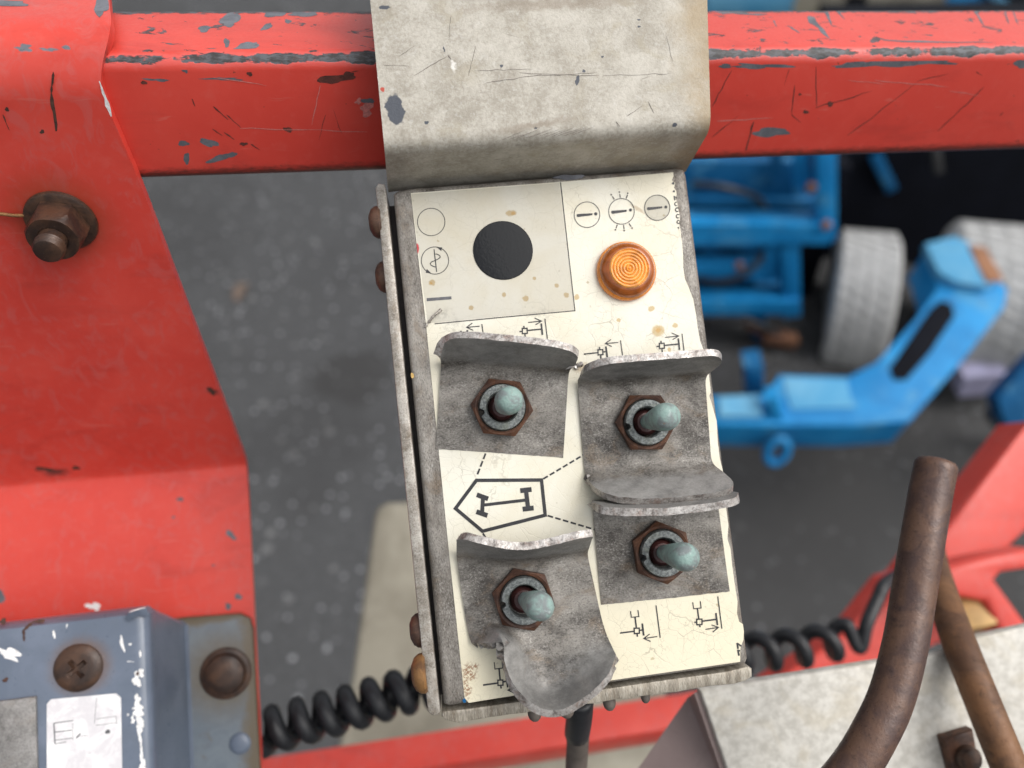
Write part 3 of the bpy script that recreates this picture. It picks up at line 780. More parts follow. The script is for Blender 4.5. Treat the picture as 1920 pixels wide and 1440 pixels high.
obj('rusty_wire', tube(catmull(wire, 14), .0005, 8), m_rivet, plate)

# ------------------------------------------------------------------ blue-grey box bolted on the plate's lower face
gbx = root('junction_box', LOW, 'blue-grey painted junction box with a screwed lid and rusty flange, bottom left', 'junction box')
HB = .043
def mat_greybox():
    M = Mat('blue_grey_box_paint')
    n = M.noise(.05, 4, .6, .5); f = M.noise(.8, 5, .7)
    col = M.mix(M.ramp(n, .35, .7), (.105, .13, .175), (.14, .168, .222))
    ch = M.ramp(M.noise(.45, 6, .72, .3), .725, .74); col = M.mix(ch, col, (.6, .6, .6))
    dk = M.mul(M.ramp(M.noise(.07, 3, .6, 1.0), .55, .75), .35); col = M.mix(dk, col, (.10, .12, .15))
    q = LOW.hit(147, 1252, HB)
    h = M.spots([(q.x * 1000 + .6, q.y * 1000 + .3, 9.6, 9.2, 0)], M.warp(.5, 2.0), .5)
    col = M.mix(M.mul(h, .75), col, (.15, .075, .03))
    return M.out(col, M.remap(f, .3, .7, .27, .31), 0, M.bump(M.noise(.06, 2), .10, .0006), .5)
m_grey = mat_greybox()
def mat_greybase():
    M = Mat('grey_flange_rust_stained')
    n = M.noise(.12, 6, .65, .8); f = M.noise(.9, 5, .7)
    col = M.mix(M.ramp(n, .4, .65), (.085, .108, .135), (.11, .135, .16))
    q = LOW.hit(424, 1262, .003); e = LOW.hit(476, 1290, .003); t_ = LOW.hit(400, 1154, .003)
    x, y, z = M.xyz()
    w1 = M.warp(.3, 5)
    h = M.spots([(q.x * 1000, q.y * 1000, 17, 16.5, 0)], w1, .8)
    ed = M.ramp(M.math('ADD', x, M.mul(M.noise(.12, 5, .65), 9)), e.x * 1000 - 2.5, e.x * 1000 + 3.0)
    et = M.ramp(M.math('ADD', y, M.mul(M.noise(.12, 5, .65), 7)), t_.y * 1000 - 1.0, t_.y * 1000 + 2.6)
    m = M.mx(M.mx(h, ed), M.mx(et, M.mul(M.ramp(M.noise(.16, 6, .68, .6), .56, .66), .6)))
    col = M.mix(M.mul(m, .9), col, (.085, .058, .024))
    return M.out(col, .40, 0, M.bump(f, .15, .0004), .45)
m_greybase = mat_greybase()
base_poly = [(XL + .05, -.19), (LOW.hit(494, 1530, .003).x, -.19)] + [LOW.hit(px, py, .003)[:2] for px, py in ((492, 1530), (474, 1180), (468, 1160), (450, 1151), (350, 1158), (200, 1173))]
base_poly.append((XL + .05, base_poly[-1][1]))
obj('flange', prism(base_poly, .0005, .0032, .0006, 2), m_greybase, gbx)
yt = LOW.hit(262, 1142, HB).y; xr = LOW.hit(272, 1290, HB).x; xw = LOW.hit(353, 1290, .003).x
bx0 = XL + .06
def wallrow(h, x, y): return [(bx0, -.16, h), (x, -.16, h), (x, y, h), (bx0, y, h)]
# lid body: a pressed tray whose right wall steps out to the flange
pr = [((xw + .0012), .0030), (xw, .0042), (xr + .0006, HB - .0085), (xr + .0016, HB - .0082), (xr + .0016, HB - .0032), (xr + .0010, HB - .0013), (xr - .0004, HB - .0003), (xr - .0024, HB)]
V, F = [], []
for (x, h) in pr:
    ins = (xw - x) * .12
    yy = yt - .0115 * max(0, (1 - (h / (HB - .0085)))) - (max(0, h - (HB - .003)) * .5)
    V += [(x, -.17, h), (x, yy - .002, h), (x - .002, yy, h), (bx0, yy, h)]
n = 4
for i in range(len(pr) - 1):
    for k in range(3): F.append((i * n + k, i * n + k + 1, (i + 1) * n + k + 1, (i + 1) * n + k))
L0 = (len(pr) - 1) * n; F.append((L0, L0 + 1, L0 + 2, L0 + 3))
V += [(bx0, -.17, pr[0][1]), (bx0, -.17, HB)]; F.append([i * n for i in range(len(pr))] + [len(V) - 1, len(V) - 2]); F.append([i * n + 3 for i in range(len(pr))] + [len(V) - 1, len(V) - 2])
bx = obj('lid', mesh('box_lid', V, F, True, 38), m_grey, gbx)
def lowp(px, py, h=HB): return LOW.hit(px, py, h)
# torn curl of sheet on the lid's corner
cl = [lowp(236, 1158, HB + .0006), lowp(243, 1146, HB + .0022), lowp(258, 1141, HB + .003), lowp(272, 1138, HB + .0015)]
cl2 = [lowp(244, 1163, HB + .0004), lowp(252, 1156, HB + .0012), lowp(262, 1152, HB + .0012), lowp(278, 1150, HB + .0002)]
obj('torn_corner', sheet([cl, cl2], .0007, m=12, r=.0003, sub=2, name='curl'), [m_grey, m_whitechip], bx)
ch = [blot(18, 1226, 22, 9, .5, 22, .6), scratch((100, 1182), (103, 1198), 6, 4), scratch((126, 1170), (124, 1179), 3), blot(229, 1207, 3.5, 13, -.15, 18, .5), blot(244, 1208, 3, 2), blot(263, 1226, 2, 7), scratch((238, 1240), (252, 1241), 2), blot(256, 1277, 8, 10, .3, 20, .5), blot(262, 1262, 7, 9, .2, 20, .4),
      blot(240, 1340, 2, 2.5), blot(249, 1350, 4, 6, 0, 18, .6), blot(250, 1328, 2.5, 2)]
for k in range(12):
    yy = 1312 + k * 12; ch.append(blot(258 + k * .9 + random.uniform(-1, 1), yy, 5 + 3 * math.sin(k * .6 + .4), 9, 0, 20, .5))
decals('white_chips', LOW, 2, HB + .00005, ch, m_whitechip, bx)
ch = [scratch((45, 1203), (44, 1180), 5, 6), scratch((44, 1182), (62, 1166), 7, 6), scratch((60, 1166), (84, 1164), 5, 7), blot(258, 1263, 3, 4), blot(10, 1275, 6, 4, -.3), blot(6, 1165, 6, 6)]
decals('dark_chips', LOW, 2, HB + .00008, ch, m_darkchip, bx)
# cross-head screw
qs = lowp(147, 1252)
def crosshead(rad, name='screw_head'):
    V, F = [], []; ringn = 32
    rr = [(rad, 0), (rad * .98, .0005), (rad * .86, .0012), (rad * .62, .0017)]
    for (r, z) in rr:
        for i in range(ringn):
            a = 2 * math.pi * i / ringn; V.append((r * math.cos(a), r * math.sin(a), z))
    # cross outline
    w1, l1 = rad * .11, rad * .46
    cross = [(w1, w1), (w1, l1), (-w1, l1), (-w1, w1), (-l1, w1), (-l1, -w1), (-w1, -w1), (-w1, -l1), (w1, -l1), (w1, -w1), (l1, -w1), (l1, w1)]
    for i in range(3):
        for k in range(ringn): F.append((i * ringn + k, i * ringn + (k + 1) % ringn, (i + 1) * ringn + (k + 1) % ringn, (i + 1) * ringn + k))
    o = len(V)
    for c in cross: V.append((c[0], c[1], .0018))
    for c in cross: V.append((c[0] * .6, c[1] * .6, .0004))
    for k in range(12): F.append((o + k, o + (k + 1) % 12, o + 12 + (k + 1) % 12, o + 12 + k))
    F.append([o + 12 + k for k in range(12)])
    # fill between ring 3 and the cross outline
    ang = [math.atan2(c[1], c[0]) % (2 * math.pi) for c in cross]
    for k in range(12):
        k2 = (k + 1) % 12
        i1 = int(round(ang[k] / (2 * math.pi) * ringn)) % ringn; i2 = int(round(ang[k2] / (2 * math.pi) * ringn)) % ringn
        seq = [i1]; 
        while seq[-1] != i2: seq.append((seq[-1] + 1) % ringn)
        F.append([3 * ringn + s_ for s_ in seq] + [o + k2, o + k])
    return mesh(name, V, F, True, 30)
scr = obj('lid_screw', crosshead(.0076), m_boltrust, gbx); scr.location = qs; scr.rotation_euler = (0, 0, R(35))
# white sticker with a faint drawing
st_poly = []
crn = [(88, 1440 + 90), (88, 1320), (96, 1311), (218, 1300), (227, 1308), (231, 1540)]
obj_poly = [lowp(px, py, HB + .0001)[:2] for px, py in crn]
stk = obj('sticker', prism(obj_poly, HB + .0001, HB + .00025, .00004, 1), m_sticker, gbx)
pf = Flat(); LZ = HB + .00028
def low_line(f, a, b, wpx): f.add(strip([lowp(*a, LZ), lowp(*b, LZ)], wpx * .000175, z=LZ))
for a, b, wd in [((101, 1356), (137, 1351), 1.6), ((101, 1356), (103, 1394), 2.2), ((101, 1373), (135, 1369), 1.6), ((103, 1388), (136, 1384), 1.3), ((103, 1395), (124, 1391), 1.2), ((180, 1348), (218, 1343), .8), ((180, 1360), (219, 1355), .9), ((218, 1343), (219, 1358), .8), ((181, 1308), (177, 1357), .7), ((146, 1381), (164, 1379), .8), ((143, 1384), (151, 1375), 2.5), ((136, 1355), (137, 1388), .6)]:
    low_line(pf, a, b, wd)
pf.poly([lowp(px, py, LZ)[:2] for px, py in blot(202, 1372, 4.5, 4.5)], LZ)
obj('drawing_print', pf.mesh(), m_printgrey, stk)
dp = [lowp(px, py, HB + .001)[:2] for px, py in ((-120, 1330), (67, 1306), (72, 1530), (-120, 1540))]
obj('tin_plate', prism(dp, HB + .0001, HB + .0012, .0003, 2), m_darkplate, gbx)
fb = LOW.hit(424, 1262, .0035)
bo = obj('flange_bolt', lathe([(.0095, .0), (.0095, .0006), (.0088, .0012), (.0078, .0013), (.0074, .0018), (.0070, .0036), (.0052, .0046), (.0028, .0050), (0, .0051)], 36), m_boltrust, gbx)
bo.location = fb
bl = obj('paint_blister', lathe([(.0040, 0), (.0036, .0005), (.0022, .0010), (0, .0012)], 24), m_grey, gbx); bl.location = LOW.hit(450, 1394, .0034)

# ------------------------------------------------------------------ the control box
box = root('control_box', PAN, 'weathered control box with cream label, four toggle switches and amber lamp, hung on the rail', 'control box')
def pp(pts, h=0.0): return [pan(px, py, h)[:2] for px, py in pts]
# housing (face plate with rolled long edges)
face = pp([(737, 362), (745, 356), (770, 351), (1272, 313), (1284, 316), (1288, 326), (1404, 1236), (1400, 1246), (842, 1326), (832, 1322)])
hs = obj('housing', prism(face, -.045, 0.0, .0026, 4), m_cover, box)
# side sheet and its gap
side = pp([(704, 352), (709, 344), (721, 345), (724, 356), (826, 1333), (822, 1341), (811, 1342), (802, 1334)], -.001)
obj('side_sheet', prism(side, -.050, -.0008, .0005, 2), m_cutedge, box)
# bottom end sheet with a rough sawn edge
lip = [(829, 1334), (880, 1329), (1000, 1312), (1120, 1294), (1250, 1275), (1360, 1260), (1403, 1250), (1411, 1254), (1411, 1270), (1400, 1277)]
lip += [(1400 - i * 22, 1279 + i * 22 * .1405 + random.uniform(-1.2, 1.6)) for i in range(1, 25)] + [(858, 1357), (838, 1352), (828, 1345)]
obj('end_sheet', prism(pp(lip, -.001), -.050, -.0012, .0005, 2), m_lip, box)
inner = pp([(722, 365), (1280, 330), (1395, 1235), (825, 1325)], 0)
obj('back_pan', prism(inner, -.049, -.010, 0.0), m_slit, box)
# round-headed rivets on the side sheet and the end sheet
def dome(r, h): return lathe([(r * .9, -.0006), (r, 0), (r * .97, h * .35), (r * .8, h * .7), (r * .45, h * .95), (0, h)], 26)
v_side = (Vector((*side[4], 0)) - Vector((*side[3], 0))).normalized()
outn = Vector((v_side.y, -v_side.x, 0)).normalized()
if outn.x > 0: outn = -outn
sidem = [(697, 418, -.004, m_rivet_d), (717, 520, -.0085, m_rivet_d), (783, 1182, -.006, m_rivet_d), (781, 1264, -.002, m_rivet)]
rm = dome(.0046, .0030)
for i, (px, py, h, mt) in enumerate(sidem):
    me = rm if i < 3 else dome(.0052, .0034)
    q = pan(px, py, h)
    o = obj('rivet', me.copy(), mt, box)
    # seat the head on the sheet's outer face
    s0 = Vector((*pan(704, 352, h)[:2], h)); s1 = Vector((*pan(802, 1334, h)[:2], h))
    s0 = Vector((side[0][0], side[0][1], h)); s1 = Vector((side[7][0], side[7][1], h))
    t = (q - s0).dot((s1 - s0).normalized()); b = s0 + (s1 - s0).normalized() * t
    o.matrix_local = Matrix.Translation(b) @ outn.to_track_quat('Z', 'Y').to_matrix().to_4x4()
endn = -(Vector((*pan(735, 358), )) - Vector((*pan(832, 1335), ))).normalized(); endn.z = 0
for (px, py, r_) in ((1002, 1334, .0019), (1062, 1328, .0021), (1142, 1314, .0018), (1210, 1305, .0013)):
    o = obj('rivet', dome(r_, .0026 if px != 1210 else .0019), m_hose, box)
    o.matrix_local = Matrix.Translation(pan(px, py, -.006)) @ endn.to_track_quat('Z', 'Y').to_matrix().to_4x4()

# hanger bracket: plate raised over the rail, stepping down to the box
HP = .020
b_top = [pan(678, -160, HP), pan(1010, -160, HP), pan(1326, -160, HP)]
b_mid = [pan(696, 20, HP), pan(1010, 8, HP), pan(1326, 0, HP)]
b_bend = [pan(721, 281, HP), pan(1030, 262, HP), pan(1333, 240, HP)]
b_low = [pan(728, 360, -.006), pan(1010, 340, -.006), pan(1285, 322, -.006)]
b_back = [Vector((p.x, p.y, -.055)) for p in b_top]
br = obj('hanger_bracket', sheet([b_back, b_top, b_mid, b_bend, b_low], .0028, m=40, r=.0042, sub=4, side=1, name='bracket', jit=.00008), [m_bracket, m_brim], box)
scr_px = [((776, 142), (841, 104), 1.6), ((840, 104), (846, 112), 2.4), ((878, 142), (893, 85), 1.2), ((910, 156), (1016, 140), 1.2), ((974, 136), (1123, 142), 1.3), ((1000, 143), (1120, 136), 1.0), ((1130, 141), (1260, 138), .9), ((1250, 67), (1261, 117), 1.1), ((1176, 218), (1206, 197), 1.5), ((748, 106), (780, 84), 1.1), ((845, 30), (842, 75), 1.0), ((718, 122), (768, 124), .9), ((1215, 190), (1226, 212), 1.6), ((1155, 228), (1163, 238), 1.8), ((890, 132), (1000, 130), .8)]
scr_px += [((940 + i * 13 + random.uniform(-4, 4), 262 - i * .8), (985 + i * 13, 246 - i * .8 + random.uniform(-3, 3)), .9) for i in range(11)]
decals('scratches', PAN, 2, HP + .00004, [scratch(a, b, c, c * .6, 9) for a, b, c in scr_px], m_hose, box)
# blue-grey paint dab on the seam
dab = Flat(); dab.poly(pp(blot(1068, 332, 27, 5, -.06, 22, .25), .0002), .00012)
obj('paint_dab', dab.mesh(), m_primer, box)
dab = Flat(); dab.poly(pp(blot(773, 704, 3.2, 5, -.1, 16, .15), .0001), .00008)
obj('paint_dab', dab.mesh(), mat_flat('yellow_paint_dot', (.62, .40, .12), .5), box)
dab = Flat(); dab.poly(pp(blot(871, 1313, 3.5, 5, 0, 16, .3), .0001), .00008)
obj('paint_dab', dab.mesh(), m_bluedark, box)

# the label
HL = .00022
lab_px = [(770, 362), (900, 352), (1050, 341), (1180, 330), (1262, 323), (1263, 330), (1260, 338), (1266, 343), (1264, 352), (1268, 358), (1269, 366), (1266, 370), (1270, 380), (1271, 390), (1274, 400), (1275, 410), (1273, 418), (1276, 430), (1279, 455), (1281, 480), (1281, 500), (1284, 522), (1293, 543), (1300, 562), (1305, 590), (1309, 618), (1313, 640), (1319, 655), (1326, 662), (1329, 700), (1333, 735), (1330, 742), (1337, 765), (1344, 790), (1346, 830), (1350, 860), (1356, 885), (1359, 920), (1362, 955), (1366, 985), (1364, 1010), (1370, 1030), (1373, 1060), (1377, 1090), (1380, 1110), (1383, 1128), (1382, 1150), (1386, 1166), (1393, 1170), (1395, 1185), (1394, 1200), (1389, 1212), (1388, 1222), (1388, 1241), (1200, 1268), (1050, 1290), (879, 1318), (871, 1309), (838, 1000), (799, 612)]
lbl = obj('label', prism(pp(lab_px, HL), -.0002, HL, .00004, 1), m_label, box)
zn = Flat(); zn.poly(pp([(771, 364), (900, 354), (1048.5, 343), (1076, 581), (940, 593), (802, 606)], HL), HL + .00002)
obj('grey_zone', zn.mesh(), m_zone, lbl)
HPZ = HL + .00009
KPX = .212 / FPX                       # metres per photo pixel on the panel
def pictogram(items, origin=(0, 0), sc=1.0, z=HPZ, wmul=1.0, mat=None, name='pictogram', minw=1.75):
    f = Flat(); T = lambda p: (origin[0] + p[0] / sc, origin[1] + p[1] / sc)
    for it in items:
        k = it[0]
        if k == 'l': f.add(strip([pan(*T(p), z) for p in it[1]], max(minw, it[2] / sc * wmul) * KPX, z=z))
        elif k == 'c': f.add(strip([pan(*T(p), z) for p in it[1]], max(minw, it[2] / sc * wmul) * KPX, True, z))
        elif k == 'o':
            (cx, cy), r_, wd = it[1:4]
            pts = [(cx + r_ * math.cos(2 * math.pi * i / 48), cy + r_ * math.sin(2 * math.pi * i / 48)) for i in range(48)]
            f.add(strip([pan(*T(p), z) for p in pts], max(1.35, wd / sc) * KPX, True, z))
        elif k == 'a':
            (cx, cy), r_, a0, a1, wd = it[1:6]
            pts = [(cx + r_ * math.cos(R(a0 + (a1 - a0) * i / 12)), cy + r_ * math.sin(R(a0 + (a1 - a0) * i / 12))) for i in range(13)]
            f.add(strip([pan(*T(p), z) for p in pts], max(1.3, wd / sc) * KPX, False, z))
        elif k == 'd':
            (cx, cy), r_ = it[1:3]
            f.poly([pan(*T((cx + r_ * math.cos(2 * math.pi * i / 16), cy + r_ * math.sin(2 * math.pi * i / 16))), z)[:2] for i in range(16)], z)
        elif k == 'p': f.poly([pan(*T(p), z)[:2] for p in it[1]], z)
        elif k == 'dash':
            (x0, y0), (x1, y1), wd, dl, gl = it[1:6]; L = math.hypot(x1 - x0, y1 - y0); s_ = 0
            while s_ < L:
                e = min(L, s_ + dl); a = (x0 + (x1 - x0) * s_ / L, y0 + (y1 - y0) * s_ / L); b = (x0 + (x1 - x0) * e / L, y0 + (y1 - y0) * e / L)
                f.add(strip([pan(*T(a), z), pan(*T(b), z)], max(minw, wd / sc) * KPX, z=z)); s_ += dl + gl
    return obj(name, f.mesh(), mat or m_print, lbl)
def sqf(c, h, wd): return ('c', [(c[0] - h * .96, c[1] - h * 1.04 + h * .08), (c[0] + h * .9, c[1] - h * 1.1 + h * .08), (c[0] + h * .98, c[1] + h * .9), (c[0] - h * .88, c[1] + h * 1.02)], wd)
A = (1060, 340)
pictogram([('o', (325, 500), 192, 11), ('p', [(170, 500), (178, 490), (405, 478), (408, 492), (402, 508), (190, 535), (170, 525)]), ('d', (457, 488), 25)], A, 8)
rays = [((705, 225), (735, 270)), ((815, 190), (825, 245)), ((932, 205), (912, 255)), ((780, 650), (762, 705)), ((875, 655), (882, 715)), ((955, 630), (990, 680))]
dots = [(688, 200), (811, 160), (936, 178), (752, 727), (884, 738), (1002, 700)]
pictogram([('o', (843, 450), 192, 11), ('p', [(688, 455), (698, 440), (920, 426), (925, 440), (915, 456), (712, 487), (690, 475)]), ('d', (978, 430), 24)] + [('l', list(r_), 16) for r_ in rays] + [('d', d_, 12) for d_ in dots], A, 8)
gz = Flat(); gz.poly([pan(A[0] + (1380 + 188 * math.cos(a)) / 8, A[1] + (395 + 188 * math.sin(a)) / 8, HPZ)[:2] for a in np.linspace(0, 2 * math.pi, 41)[:-1]], HL + .00002)
obj('grey_disc_print', gz.mesh(), m_greyspot, lbl)
pictogram([('o', (1380, 395), 190, 11), ('p', [(1226, 402), (1236, 388), (1450, 375), (1458, 388), (1450, 402), (1250, 432), (1228, 422)]), ('d', (1508, 385), 23)], A, 8, z=HPZ + .00003)
Bq = (760, 370); sb = 5.757
pictogram([('o', (279, 266), 148, 8)], Bq, sb)
pictogram([('o', (320, 682), 147, 8), ('p', [(338, 538), (398, 540), (388, 580)]), ('p', [(232, 772), (220, 814), (280, 820)]), ('l', [(310, 560), (338, 805)], 11), ('l', [(326, 610), (350, 616), (372, 630), (377, 646), (360, 662), (322, 682), (285, 696), (268, 714), (275, 730), (300, 745), (327, 752)], 9)], Bq, sb)
pictogram([('p', [(230, 1088), (497, 1068), (499, 1100), (232, 1122)])], Bq, sb, mat=m_printgrey)
pictogram([('l', [(1051, 342), (1078, 582.5), (940, 595), (815, 607)], 1.6)], name='zone_line')
def up_icon(c, dx, sq, tb, stemlen): pass
C8 = (820, 585)
dx, dy = C8[0] * 8, C8[1] * 8
base1 = [('l', [(120, 432), (322, 410)], 20), sqf((367, 403), 39, 20), ('l', [(353, 325), (357, 362)], 22), ('l', [(408, 399), (442, 396)], 20), ('l', [(448, 315), (470, 485)], 28), ('l', [(370, 448), (388, 600)], 22), ('l', [(340, 650), (335, 610), (455, 595), (460, 640)], 13), ('l', [(635, 257), (445, 272)], 12), ('l', [(525, 210), (440, 272), (538, 318)], 13), ('l', [(668, 225), (712, 548)], 15)]
pictogram(base1, (1080, 610), 8)
pictogram([(k[0], [(p[0] + 0, p[1]) for p in k[1]], k[2]) for k in base1], (1080 + 820 - 1080 + 0, 610 - 30.5), 8)
base2 = [('l', [(1340, 180), (1535, 160)], 13), ('l', [(1435, 115), (1540, 160), (1450, 215)], 14), ('l', [(1535, 195), (1553, 368)], 27), ('l', [(1328, 300), (1530, 281)], 22), sqf((1288, 308), 39, 20), ('l', [(1208, 318), (1248, 314)], 20), ('l', [(1274, 232), (1278, 268)], 22), ('l', [(1290, 350), (1305, 492)], 20), ('l', [(1240, 500), (1365, 488)], 13), ('l', [(1590, 125), (1633, 478)], 15)]
pictogram(base2, (1080, 610), 8)
pictogram(base2, (823, 582), 8)
E5 = (1140, 1110); se = 6.857
dn1 = [('l', [(290, 245), (300, 325), (398, 315), (385, 232)], 12), ('l', [(348, 322), (366, 462)], 19), sqf((370, 500), 35, 17), ('l', [(375, 540), (379, 575)], 19), ('l', [(155, 528), (332, 506)], 18), ('l', [(408, 492), (440, 489)], 18), ('l', [(440, 405), (460, 560)], 23), ('l', [(635, 572), (465, 597)], 11), ('l', [(535, 540), (460, 598), (548, 635)], 12), ('l', [(618, 172), (672, 590)], 14)]
pictogram(dn1, E5, se)
pictogram([('l', [(1090, 132), (1102, 215), (1198, 205), (1187, 118)], 12), ('l', [(1150, 212), (1168, 345)], 19), sqf((1175, 385), 36, 17), ('l', [(1110, 391), (1138, 387)], 18), ('l', [(1180, 425), (1184, 452)], 19), ('l', [(1212, 375), (1392, 352)], 20), ('l', [(1387, 270), (1408, 425)], 23), ('l', [(1253, 480), (1415, 456)], 12), ('l', [(1330, 422), (1420, 455), (1348, 515)], 13), ('l', [(1412, 57), (1465, 472)], 14)], E5, se)
pictogram([('l', [(685, 430), (700, 560), (850, 540), (835, 410)], 18), ('l', [(778, 550), (800, 765)], 30), sqf((805, 825), 52, 24), ('l', [(812, 885), (820, 937)], 28), ('l', [(470, 870), (745, 832)], 30), ('l', [(862, 806), (912, 800)], 28), ('l', [(915, 685), (945, 915)], 32), ('l', [(1200, 935), (955, 967)], 14), ('l', [(1035, 905), (950, 968), (1085, 1030)], 15)], (860, 1200), 10.286)
C3 = (780, 820)
pictogram([('c', [(222, 400), (340, 242), (706, 240), (727, 438), (374, 528)], 19), ('l', [(342, 323), (406, 346)], 26), ('l', [(340, 418), (402, 440)], 26), ('l', [(377, 338), (372, 428)], 22), ('l', [(380, 381), (625, 352)], 17), ('l', [(587, 300), (650, 293)], 27), ('l', [(600, 404), (662, 397)], 27), ('l', [(619, 300), (631, 400)], 24)], C3, 3)
pictogram([('dash', (346, 208), (392, 90), 10, 34, 12), ('dash', (716, 234), (960, 88), 10, 30, 13), ('dash', (740, 440), (1030, 526), 10, 32, 13), ('dash', (376, 540), (412, 592), 10, 30, 12)], C3, 3, name='dashed_lines')
# what is left of a torn-off number, and of two digits lower down
D7 = (1220, 320)
pictogram([('p', [(315, 190), (332, 168), (352, 168), (358, 208), (335, 208)]), ('p', [(330, 305), (350, 288), (366, 300), (362, 325), (336, 322)]), ('l', [(352, 378), (362, 442)], 20), ('l', [(350, 386), (398, 412)], 16), ('a', (388, 498), 26, 70, 290, 15), ('a', (400, 585), 28, 60, 300, 17), ('a', (412, 682), 27, 60, 310, 16), ('a', (420, 768), 24, 60, 290, 15), ('p', [(402, 852), (415, 840), (430, 850), (428, 878)])], D7, 8, name='torn_digits')
pictogram([('l', [(675, 405), (702, 585)], 50), ('l', [(680, 420), (800, 505)], 48), ('l', [(700, 610), (732, 792)], 55), ('l', [(700, 632), (762, 648)], 50)], (1340, 1180), 16, name='torn_digits')
# torn, curled strip of the label by its left edge
cv = [pan(px, py, h) for px, py, h in ((797, 612, .0003), (806, 602, .0007), (815, 592, .0012), (823, 584, .0009), (827, 580, .0003))]
obj('torn_curl', tube([p + Vector((random.uniform(-1, 1), random.uniform(-1, 1), 0)) * .00018 for p in catmull(cv, 22)], lambda i: .00022 + .00022 * math.sin(i * .9) ** 2, 8), m_cutedge, lbl)
cv = [pan(px, py, h) for px, py, h in ((1078, 690, .0003), (1084, 685, .0010), (1092, 682, .0004))]
obj('torn_curl', tube(catmull(cv, 10), lambda i: .0004 + .0002 * (i % 3), 8), m_edge, lbl)

# blanking plug
qp = pan(943, 470, 0)
pl = obj('blanking_plug', lathe([(.00835, HL - .0001), (.00835, HL + .0002), (.0082, HL + .0003), (.0060, HL + .00034), (0, HL + .00035)], 64, ang=2), m_plug, box)
pl.location = (qp.x, qp.y, 0)

# amber indicator lamp
ql = pan(1173, 510, 0)
lamp = obj('indicator_lamp', lathe([(.0084, HL), (.0085, .0010), (.0083, .0019), (.0079, .0023)], 64), m_amber_rim, box)
lamp.location = (ql.x, ql.y, 0)
dome_p = [(.0079, .0022), (.0076, .0030), (.0070, .0038), (.0062, .0044), (.0057, .0046)]
obj('lens', lathe(dome_p + [(.0, .0046)], 64, ang=60), m_amber, lamp)
rp = [(.0057, .0045)]
for k in range(6):
    r0 = .0056 - k * .00088
    rp += [(r0 - .00010, .00480), (r0 - .00030, .00515), (r0 - .00050, .00478), (r0 - .00078, .00470)]
rp += [(.0003, .0050), (0, .0051)]
obj('lens_rings', lathe(rp, 64, ang=80), m_amber_in, lamp)

# ---- switch guards
def hp(pts): return [pan(px, py, h / 1000.0) for px, py, h in pts]
T_ = .0020
# upper left: one leaning flange along its top
g1 = sheet([hp([(817, 842, .4), (900, 847, .4), (1056, 858, .4)]), hp([(827, 683, 1.5), (900, 690, 1.5), (1066, 699, 1.5)]),
            hp([(826, 668, 9), (833, 642, 12), (850, 634, 14), (890, 634, 15), (980, 643, 15.5), (1045, 651, 15.5), (1072, 659, 15), (1084, 668, 13), (1083, 676, 11), (1072, 690, 6)])], T_, m=36, r=.0024, sub=5, side=-1, name='guard', jit=.00004)
G1 = obj('switch_guard', g1, [m_guard, m_edge], box); G1['label'] = 'bent guard plate with one flange leaning up along its top'
# upper right: channel with a flange above and a splayed one below
g2 = sheet([hp([(1099, 889, 2), (1104, 902, 4), (1116, 914, 7), (1135, 925, 10), (1163, 932, 12), (1213, 935, 12), (1263, 933, 12), (1340, 924, 12), (1368, 916, 12), (1376, 908, 11), (1372, 898, 8), (1352, 882, 4)]),
            hp([(1096, 882, .8), (1215, 874, .8), (1334, 868, .8)]),
            hp([(1084, 726, 1.5), (1200, 714, 1.5), (1322, 706, 1.5)]),
            hp([(1083, 714, 3), (1088, 705, 7), (1100, 696, 11), (1120, 687, 13.5), (1145, 682, 14.5), (1200, 677, 15), (1270, 672, 15), (1330, 667, 15), (1346, 668, 15), (1354, 674, 13.5), (1352, 682, 11), (1338, 694, 6)])], T_, m=40, r=.0024, sub=5, side=-1, name='guard', jit=.00004)
G2 = obj('switch_guard', g2, [m_guard, m_edge], box); G2['label'] = 'bent guard channel with flanges above and below its switch'
# middle right: flange leaning inwards over the plate
g3 = sheet([hp([(1127, 1134, .4), (1250, 1122, .4), (1368, 1109, .4)]), hp([(1112, 950, 1.5), (1225, 943, 1.5), (1345, 935, 1.5)]),
            hp([(1112, 954, 7), (1118, 960, 12), (1135, 965, 14), (1170, 968, 15), (1247, 967, 15), (1330, 958, 15), (1372, 950, 15), (1386, 944, 14), (1388, 938, 12), (1376, 934, 7)])], T_, m=36, r=.0022, sub=5, side=-1, name='guard', jit=.00004)
G3 = obj('switch_guard', g3, [m_guard, m_edge], box); G3['label'] = 'guard plate with a bright flange leaning over its switch'
